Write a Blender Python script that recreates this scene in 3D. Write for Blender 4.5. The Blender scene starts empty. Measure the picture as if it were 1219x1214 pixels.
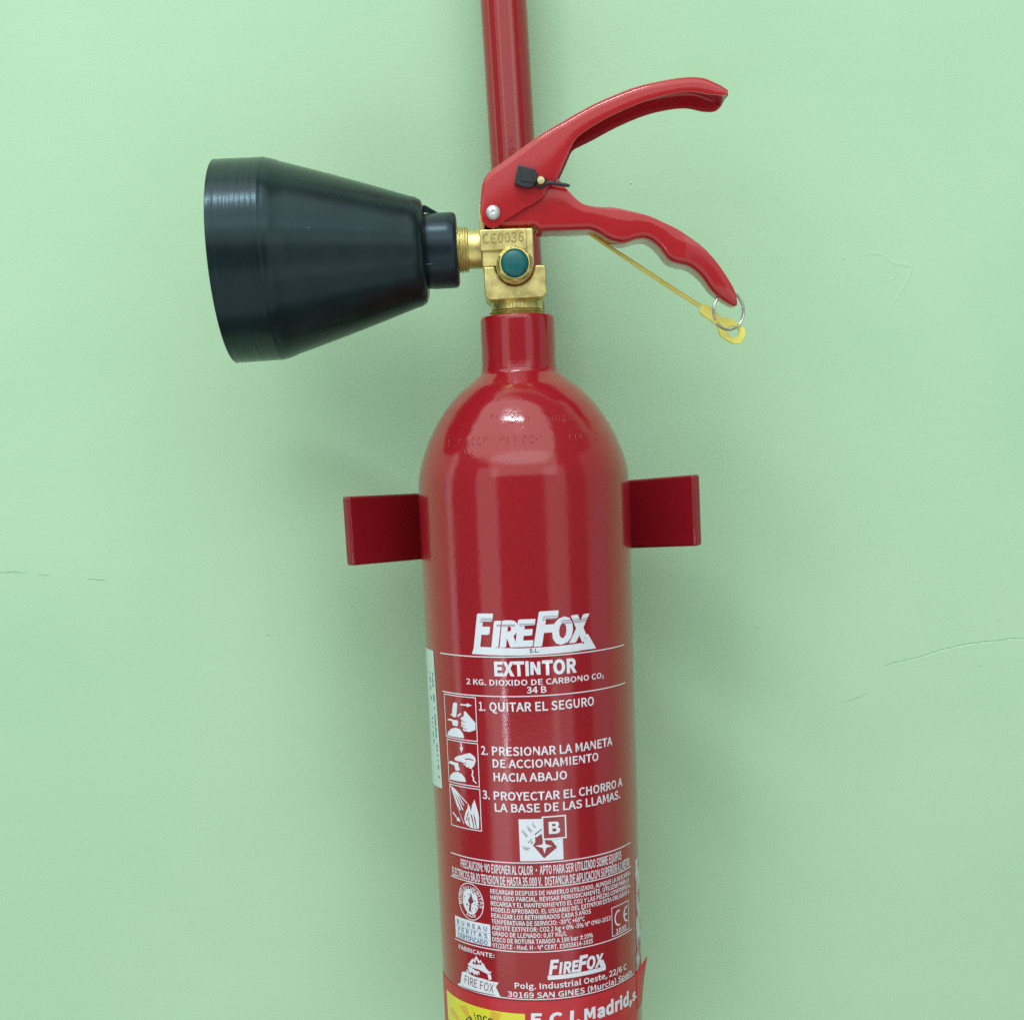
import bpy, bmesh, math, random
from mathutils import Vector, Matrix
random.seed(7)
R = math.radians
scene = bpy.context.scene
COL = scene.collection
EYE = 1.2                      # height of the camera above the ground; all measures below are mm from the bottle axis / eye level

# ---------------------------------------------------------------- camera
cam = bpy.data.cameras.new('camera'); camo = bpy.data.objects.new('camera', cam); COL.objects.link(camo)
pitch, roll = R(10.3), R(2.32)
fw = Vector((0, math.cos(pitch), -math.sin(pitch))); rt0 = Vector((1, 0, 0)); up0 = Vector((0, math.sin(pitch), math.cos(pitch)))
rt = rt0*math.cos(roll) - up0*math.sin(roll); up = rt0*math.sin(roll) + up0*math.cos(roll)
camo.matrix_world = Matrix(((rt.x, up.x, -fw.x, -.0112), (rt.y, up.y, -fw.y, -.75), (rt.z, up.z, -fw.z, EYE), (0, 0, 0, 1)))
cam.sensor_width = 36; cam.lens = 36*1600/1219; cam.shift_y = 223/1219
cam.clip_start = .02; cam.clip_end = 50
scene.camera = camo

# ---------------------------------------------------------------- world, lamps, exposure
world = bpy.data.worlds.new('World'); scene.world = world; world.use_nodes = True
bg = world.node_tree.nodes['Background']
bg.inputs['Color'].default_value = (.80, .92, .90, 1); bg.inputs['Strength'].default_value = .12
def area(name, loc, target, sx, sy, radiance, color, shape='RECTANGLE'):
    l = bpy.data.lights.new(name, 'AREA'); l.shape = shape; l.size = sx; l.size_y = sy
    l.energy = radiance*math.pi*sx*sy; l.color = color
    o = bpy.data.objects.new(name, l); COL.objects.link(o); o.location = loc
    o.rotation_euler = (Vector(target) - Vector(loc)).to_track_quat('-Z', 'Y').to_euler()
    return o
area('overhead_lamp', (-.29, -.85, EYE+1.9), (0, .1, EYE), .72, .11, 34, (.88, .96, 1))
area('bright_ceiling', (-.4, -1.25, EYE+2.0), (0, -.4, EYE), 4.6, 2.5, .98, (.97, 1, .96), 'ELLIPSE')
area('upper_front_window', (.0, -2.2, EYE+1.2), (0, 0, EYE), 3.4, 1.15, .84, (.97, 1, .96))
area('left_front_window', (-1.5, -1.75, EYE-.05), (0, 0, EYE-.1), .95, 2.2, .66, (.96, 1, .98))
area('right_front_window', (1.25, -1.95, EYE-.05), (0, 0, EYE-.1), .95, 2.2, .52, (.96, 1, .98))
area('left_side_window', (-2.2, -.1, EYE+.2), (0, 0, EYE-.05), .35, 2.0, .8, (.96, 1, .98))
area('right_side_window', (2.0, -.35, EYE+.1), (0, 0, EYE-.05), .9, 2.0, .26, (.96, 1, .98))
area('floor_fill', (-.2, -1.7, EYE-1.35), (0, -.6, EYE), 3.6, 2.2, .5, (1, .98, .92))  # unseen fill panel added below to soften shadows under the arms
area('low_lamp', (-1.05, -1.8, EYE-.53), (0, 0, EYE-.13), .09, .18, 10, (.85, .88, 1))

scene.view_settings.view_transform = 'Standard'; scene.view_settings.look = 'None'
scene.view_settings.exposure = .68; scene.view_settings.gamma = 1
scene.cycles.use_denoising = False
scene.cycles.max_bounces = 8

# ---------------------------------------------------------------- measures (mm)
D = {'armL': [(-100.73, -20.2), (-97.79, -20.32), (-97.47, -58.95), (-100.54, -58.82)],
 'armR': [(94.57, -15.98), (97.61, -16.1), (98.81, -55.8), (95.36, -55.66)],
 'block': [(-18.17, 115.17), (9.88, 115.34), (10.89, 95.1), (-17.69, 96.21)],
 'boss': (-0.65, 96.52),
 'bottle': [(19.7, 71.61), (20.13, 48.68), (20.6, 44.24), (21.61, 42.02), (23.67, 40.24), (27.1, 37.57), (30.68, 34.89), (34.21, 31.76), (37.76, 28.18), (40.9, 24.6), (43.87, 20.42), (46.47, 16.5), (48.67, 12.63), (50.74, 8.83),
            (52.48, 4.76), (54.34, 0.22), (55.82, -4.19), (56.84, -7.97), (57.64, -12.53), (58.05, -18.94)],
 'crack': [(228.98, -145.35), (234.41, -143.92), (236.58, -143.18), (244.18, -142.12), (251.78, -140.78), (259.36, -138.61), (266.93, -136.45), (274.51, -134.84), (283.17, -133.28), (294.0, -132.35), (304.84, -131.7), (312.96, -130.66),
           (322.21, -131.59)],
 'crack2': [(199.67, -168.5), (207.32, -167.42), (214.96, -164.68), (221.49, -161.62)],
 'dashes': [[(-336.74, -62.05), (-327.09, -61.9), (-315.43, -62.91)], [(-310.21, -64.19), (-301.2, -65.09)], [(-279.01, -68.13), (-274.26, -68.86), (-265.77, -69.74)], [(-167.9, -109.11), (-161.97, -109.36)]],
 'drips': [(148.1, -115.75), (292.16, -147.11), (302.88, -118.25), (202.86, 108.95), (189.56, 25.82), (73.53, 158.05), (-123.85, -37.68), (-135.95, -59.49), (56.35, 108.7)],
 'handle_bottom': [(-7.16, 116.63), (2.53, 116.68), (10.68, 116.58), (12.59, 114.61), (18.75, 114.37), (27.56, 114.24), (35.06, 114.16), (40.34, 113.95), (45.13, 111.87), (50.33, 108.5), (57.35, 106.75), (64.46, 108.38), (70.19, 108.16),
                   (75.85, 104.13), (81.03, 97.57), (85.86, 95.26), (92.47, 93.3), (98.6, 88.37), (103.83, 81.33), (108.23, 77.31), (112.65, 74.34), (115.75, 72.72)],
 'handle_top': [(-6.78, 125.69), (1.74, 130.37), (12.9, 135.78), (18.27, 139.31), (23.3, 139.12), (28.14, 133.53), (34.95, 126.8), (41.47, 124.66), (46.72, 124.04), (51.98, 123.67), (58.96, 122.1), (65.07, 120.4), (71.19, 118.49),
                (80.34, 114.1), (85.13, 111.64), (89.49, 108.78), (98.48, 102.26), (106.06, 94.34), (112.6, 85.15), (115.65, 79.9), (116.94, 75.57), (117.27, 72.98)],
 'horn_axis': [(-37.64, 108.06), (-52.04, 107.76), (-126.83, 107.3), (-153.01, 107.16)],
 'horn_r': {'col': (19.1, -37.42, 107.96), 'lip': (52.07, -126.77, 106.61), 'rim': (52.72, -152.95, 106.55), 'small': (29.07, -52.03, 107.55), 'thread': (11.93, -29.08, 108.56), 'tube': (9.84, -23.25, 108.19)},
 'horn_x': [-164.47, -154.62, -126.86, -52.01, -48.42, -47.52, -30.47, -28.68, -25.54, -18.81],
 'lever_back': [(-16.7, 119.04), (-13.76, 116.16), (-9.38, 115.99), (-4.87, 119.0), (4.54, 124.07), (14.66, 129.31), (18.02, 133.96), (23.38, 139.98), (29.02, 150.3), (32.78, 157.44), (37.0, 159.84), (44.77, 163.16), (57.08, 168.86),
                (72.51, 174.29), (85.59, 176.67), (95.02, 176.9), (103.98, 174.91), (111.18, 175.48), (116.65, 182.66)],
 'lever_front': [(-16.7, 119.04), (-13.76, 116.16), (-9.38, 115.99), (-4.87, 119.0), (4.54, 124.07), (14.66, 129.31), (18.02, 133.96), (23.38, 139.98), (27.65, 148.08), (31.35, 154.93), (34.52, 158.92), (42.91, 164.12), (54.76, 169.59),
                 (69.59, 174.88), (83.47, 177.85), (93.85, 178.47), (102.03, 176.94), (108.07, 176.3), (112.17, 176.35)],
 'lever_top': [(-17.12, 125.25), (-16.35, 132.74), (-15.22, 138.53), (-12.18, 143.18), (-5.45, 147.48), (3.5, 153.13), (12.84, 159.24), (19.09, 162.61), (24.4, 165.28), (28.37, 167.18), (32.35, 169.28), (42.91, 174.27), (53.42, 178.27),
               (66.07, 182.26), (79.52, 184.59), (90.69, 185.7), (99.67, 185.04), (107.33, 181.7), (112.3, 178.06)],
 'lower': [(-16.98, 96.31), (15.5, 95.89), (15.58, 81.93), (-16.79, 80.46)],
 'nmark': [(-14.13, 86.69), (-12.66, 90.02), (-12.57, 87.05), (-10.87, 90.8)],
 'patch': [(211.11, 109.62), (218.84, 111.29), (226.58, 110.01), (234.89, 104.73), (244.22, 102.38), (241.24, 92.56), (235.13, 83.31), (229.01, 73.52)],
 'patch2': [(221.53, 97.31), (227.76, 94.57), (234.98, 96.78), (238.03, 101.63)],
 'patch3': [(-179.22, -181.89), (-173.38, -177.09), (-167.76, -175.08)],
 'pic': {'cls_can': [[(-1.73, -201.01), (1.68, -198.3), (1.73, -199.83), (-1.4, -201.98)]],
         'cls_dark': [[(-2.25, -200.23), (1.72, -197.16), (1.7, -197.66), (-1.82, -200.55)], [(-5.74, -204.73), (-3.81, -202.55), (-3.6, -202.79), (-5.52, -204.96)], [(-4.34, -204.95), (-3.56, -203.86), (-3.21, -204.25), (-3.92, -205.37)]],
         'cls_grey': [[(-9.18, -198.05), (-8.25, -197.85), (-5.77, -200.73), (-6.73, -201.86)], [(-5.93, -195.21), (-5.57, -195.6), (-3.28, -198.11), (-4.05, -199.24), (-5.65, -197.49)],
                      [(-3.03, -193.56), (-2.46, -193.77), (-2.43, -195.1), (-1.18, -195.9), (-1.83, -196.82), (-3.0, -195.46)], [(-9.32, -206.44), (-8.04, -207.01), (-6.57, -207.32), (-4.73, -207.42), (-6.27, -209.01), (-7.73, -208.54)]],
         'cls_red': [[(-1.94, -201.77), (1.44, -199.81), (2.06, -203.08), (1.99, -204.98), (3.11, -204.66), (3.52, -203.54), (6.84, -204.0), (9.69, -208.02), (2.49, -213.61), (-3.21, -206.15), (-1.86, -204.44)]],
         'cls_star': [[(-1.93, -206.54), (1.77, -205.93), (2.96, -203.51), (3.62, -205.84), (7.1, -207.15), (3.81, -207.84), (2.8, -211.14), (1.96, -207.84)]],
         'emblem_banner': [[(-51.95, -284.43), (-49.45, -283.39), (-46.22, -283.79), (-40.33, -284.52), (-36.22, -284.32), (-33.63, -284.6), (-30.51, -284.95), (-25.59, -284.99), (-27.49, -287.62), (-24.91, -293.09), (-32.16, -293.12),
                            (-41.57, -293.42), (-49.31, -293.16), (-57.47, -293.21), (-53.98, -291.55)]],
         'emblem_dark': [[(-53.09, -290.94), (-51.62, -284.79), (-50.73, -284.66), (-51.91, -290.94)], [(-48.98, -288.62), (-48.01, -288.81), (-48.45, -290.41), (-49.27, -290.3)],
                         [(-39.13, -285.49), (-38.44, -285.57), (-39.01, -290.79), (-39.71, -290.71)], [(-35.54, -288.8), (-34.71, -290.44), (-36.69, -290.51)],
                         [(-56.43, -292.99), (-46.83, -292.82), (-37.35, -292.68), (-28.44, -292.48), (-28.45, -292.82), (-37.37, -293.14), (-47.19, -293.38)]],
         'emblem_red': [[(-42.55, -276.11), (-41.63, -275.34), (-40.87, -276.97), (-39.69, -273.67), (-38.82, -275.29), (-38.05, -276.25), (-36.9, -274.9), (-35.79, -276.48), (-37.8, -276.54), (-40.6, -277.13), (-42.47, -277.1)]],
         'emblem_white': [[(-39.73, -271.88), (-38.69, -273.13), (-37.68, -274.49), (-36.69, -273.62), (-35.72, -275.23), (-34.69, -275.49), (-33.28, -277.92), (-30.99, -279.65), (-29.73, -279.11), (-30.54, -280.58), (-33.44, -280.97),
                           (-35.99, -280.11), (-38.65, -279.53), (-41.46, -279.58), (-44.24, -279.33), (-45.91, -279.06), (-46.46, -277.95), (-45.01, -277.14), (-44.17, -275.92), (-42.42, -273.94), (-41.6, -274.76)],
                          [(-46.73, -279.61), (-43.65, -279.53), (-40.81, -280.67), (-38.03, -280.64), (-37.74, -282.71), (-39.18, -281.67), (-39.29, -283.61), (-41.05, -282.31), (-41.42, -283.75), (-43.36, -281.94), (-44.96, -283.47),
                           (-46.07, -281.48)],
                          [(-32.54, -280.81), (-30.32, -281.11), (-29.83, -283.72), (-31.73, -284.6)], [(-48.07, -282.68), (-47.0, -281.27), (-46.16, -282.87), (-45.47, -284.16), (-46.56, -284.1)]],
         'logo_bar': [[(-31.43, -99.07), (-6.48, -99.99), (13.05, -99.85), (27.38, -99.34), (35.99, -102.69), (24.52, -103.44), (4.15, -103.76), (-6.63, -103.79), (-19.93, -103.49), (-33.08, -103.21)]],
         'logo_leg': [[(27.51, -95.64), (31.39, -94.93), (36.54, -103.2), (23.56, -103.13), (21.04, -100.27), (29.01, -99.73)]],
         'p1_red': [[(-41.86, -142.04), (-39.91, -142.26), (-39.75, -142.51), (-41.88, -142.32)], [(-41.73, -139.98), (-39.43, -140.17), (-39.45, -140.44), (-41.76, -140.33)],
                    [(-40.89, -143.85), (-38.61, -143.9), (-38.63, -144.17), (-40.91, -144.12)]],
         'p1_white': [[(-54.87, -149.57), (-53.98, -147.57), (-51.05, -145.31), (-47.27, -144.15), (-43.89, -144.71), (-41.88, -146.54), (-41.01, -148.64), (-41.23, -149.21), (-47.14, -149.42)],
                      [(-49.14, -140.05), (-45.49, -139.97), (-44.8, -141.12), (-45.52, -143.26), (-49.17, -143.28), (-49.9, -141.72)],
                      [(-53.83, -140.17), (-51.06, -139.81), (-48.51, -140.05), (-48.59, -141.15), (-51.15, -140.92), (-53.65, -140.83)],
                      [(-48.25, -130.86), (-46.39, -130.25), (-44.86, -130.64), (-45.51, -134.52), (-46.16, -138.27), (-48.62, -138.69), (-49.59, -137.57), (-49.12, -134.23)],
                      [(-50.84, -137.04), (-49.12, -136.97), (-49.18, -137.8), (-50.69, -137.84)], [(-42.6, -130.69), (-38.0, -130.56), (-37.96, -129.88), (-34.53, -130.91), (-38.26, -132.21), (-38.04, -131.38), (-42.66, -131.51)],
                      [(-40.34, -134.82), (-39.25, -134.32), (-36.5, -136.8), (-32.8, -140.3), (-32.99, -143.97), (-36.84, -145.51), (-40.99, -145.36), (-41.65, -144.47), (-40.88, -143.58), (-42.83, -142.82), (-42.21, -141.67),
                       (-42.69, -140.63), (-41.53, -139.56), (-42.96, -139.02), (-41.95, -137.69), (-40.5, -137.42)],
                      [(-45.31, -137.36), (-43.12, -135.77), (-42.03, -136.07), (-43.59, -137.31), (-44.98, -138.14)]],
         'p2_red': [[(-41.02, -160.43), (-37.67, -160.06), (-35.04, -160.75), (-35.06, -161.16), (-37.88, -160.63), (-41.06, -160.98)], [(-42.27, -162.91), (-40.3, -163.23), (-40.32, -163.51), (-42.3, -163.33)]],
         'p2_white': [[(-54.79, -173.94), (-53.62, -171.5), (-50.95, -169.53), (-47.49, -168.59), (-44.0, -169.35), (-41.88, -171.28), (-41.1, -173.4), (-47.87, -173.93)],
                      [(-54.66, -163.99), (-52.26, -163.33), (-48.79, -163.65), (-46.52, -163.47), (-46.08, -165.76), (-45.37, -166.77), (-45.84, -167.94), (-48.9, -168.11), (-49.77, -165.46), (-52.63, -165.06), (-54.5, -164.94)],
                      [(-49.48, -161.53), (-46.87, -159.78), (-43.32, -158.91), (-41.05, -157.96), (-37.33, -157.01), (-34.28, -158.9), (-33.75, -161.04), (-34.87, -163.61), (-36.98, -165.74), (-38.68, -165.52), (-38.29, -164.79),
                       (-40.25, -165.29), (-40.9, -164.26), (-42.34, -164.03), (-42.47, -163.08), (-44.12, -162.6), (-47.06, -162.57), (-48.92, -162.56)],
                      [(-44.01, -152.26), (-42.89, -152.27), (-43.04, -154.62), (-41.92, -154.49), (-43.41, -157.55), (-44.75, -154.69), (-43.79, -154.71)],
                      [(-36.83, -166.0), (-35.99, -166.05), (-35.56, -167.24), (-36.17, -169.09), (-35.25, -170.51), (-35.48, -171.77), (-33.76, -173.1), (-34.11, -173.69), (-36.34, -172.14), (-36.25, -170.61), (-37.18, -169.2),
                       (-36.41, -167.47)]],
         'p3_red': [[(-42.26, -194.85), (-41.3, -191.21), (-39.74, -189.32), (-40.97, -191.86), (-41.72, -195.19)],
                    [(-39.09, -190.2), (-37.81, -192.12), (-37.15, -195.51), (-36.81, -198.4), (-37.32, -198.47), (-37.68, -195.72), (-38.53, -192.49)],
                    [(-37.01, -189.93), (-35.68, -193.24), (-35.37, -196.68), (-34.96, -198.3), (-35.46, -198.36), (-36.0, -196.06), (-36.51, -193.06)],
                    [(-40.74, -193.92), (-39.75, -192.38), (-40.12, -195.51), (-39.55, -197.94), (-40.25, -197.76)]],
         'p3_white': [[(-54.8, -176.89), (-52.32, -178.28), (-45.95, -189.83), (-46.97, -190.14)], [(-52.32, -178.28), (-50.78, -178.72), (-43.97, -189.38), (-44.77, -189.78)],
                      [(-52.94, -177.41), (-49.29, -179.04), (-40.74, -185.14), (-41.31, -185.5)], [(-52.28, -177.86), (-48.34, -180.42), (-43.23, -186.61), (-43.82, -186.98)], [(-54.34, -177.23), (-47.85, -188.04), (-48.5, -188.43)],
                      [(-54.81, -177.03), (-43.91, -197.21), (-44.31, -197.41)], [(-54.54, -176.7), (-48.35, -180.56), (-49.51, -182.01), (-52.37, -178.99)],
                      [(-53.48, -192.56), (-52.73, -192.0), (-48.97, -194.83), (-48.08, -194.11), (-46.81, -196.57), (-50.37, -196.35), (-49.44, -195.48)],
                      [(-43.28, -196.27), (-43.71, -194.09), (-42.53, -190.41), (-41.12, -188.4), (-40.39, -185.23), (-39.1, -187.28), (-38.55, -189.85), (-37.63, -185.84), (-35.75, -182.56), (-34.92, -185.51), (-33.8, -188.99),
                       (-33.34, -192.54), (-33.66, -198.56), (-36.49, -198.77), (-39.59, -198.65), (-42.06, -197.62)]]},
 'pin': (14.45, 137.41),
 'plate': [(-18.82, 115.04), (6.34, 114.9), (6.15, 104.0), (-18.38, 104.12)],
 'pole': [(0.04, 254.58), (1.15, 209.45), (2.19, 167.08)],
 'pole_r': 13.31,
 'post': [(-19.7, 129.88), (-16.82, 129.77), (-17.41, 116.44), (-19.18, 116.51)],
 'ring': [(-13.52, 80.34), (13.85, 79.27), (0.03, 75.42), (-0.23, 69.89)],
 'ring_c': (113.53, 70.25),
 'ring_pts': [(103.58, 71.12), (123.44, 71.57)],
 'ring_r': 9.07,
 'rivet': (-10.82, 123.16),
 'seal': [(3.14, 145.74), (11.91, 142.86), (12.91, 140.43), (12.14, 137.17), (9.86, 134.16), (5.74, 134.4), (0.74, 136.37)],
 'smudge': (-117.15, -75.23),
 'strap': [(35.24, 117.26), (41.86, 112.47), (52.95, 104.9), (68.54, 94.3), (84.21, 83.64), (99.07, 73.84)],
 'strap_head': [(99.93, 74.57), (101.97, 74.4), (104.9, 72.75), (109.17, 68.63), (111.65, 66.77), (114.62, 67.09), (119.14, 64.27), (122.99, 61.03), (123.41, 57.7), (120.86, 53.6), (117.66, 52.84), (113.12, 55.23), (109.5, 57.81),
                (108.84, 60.26), (108.19, 62.72), (104.59, 65.95), (99.62, 69.22), (98.29, 71.03)],
 'strap_hole': [(113.65, 61.62), (115.71, 62.42), (118.44, 62.1), (120.01, 60.05), (118.85, 57.22), (116.33, 56.43), (113.84, 58.3)],
 'tail': [(14.95, 136.01), (19.31, 136.46), (24.06, 135.58), (29.46, 134.63)],
 'text_ce': [(-17.16, 107.85), (4.33, 108.07), (-16.93, 113.08)],
 'tinytext': [(-7.84, 78.62), (6.76, 78.9)]}
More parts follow.
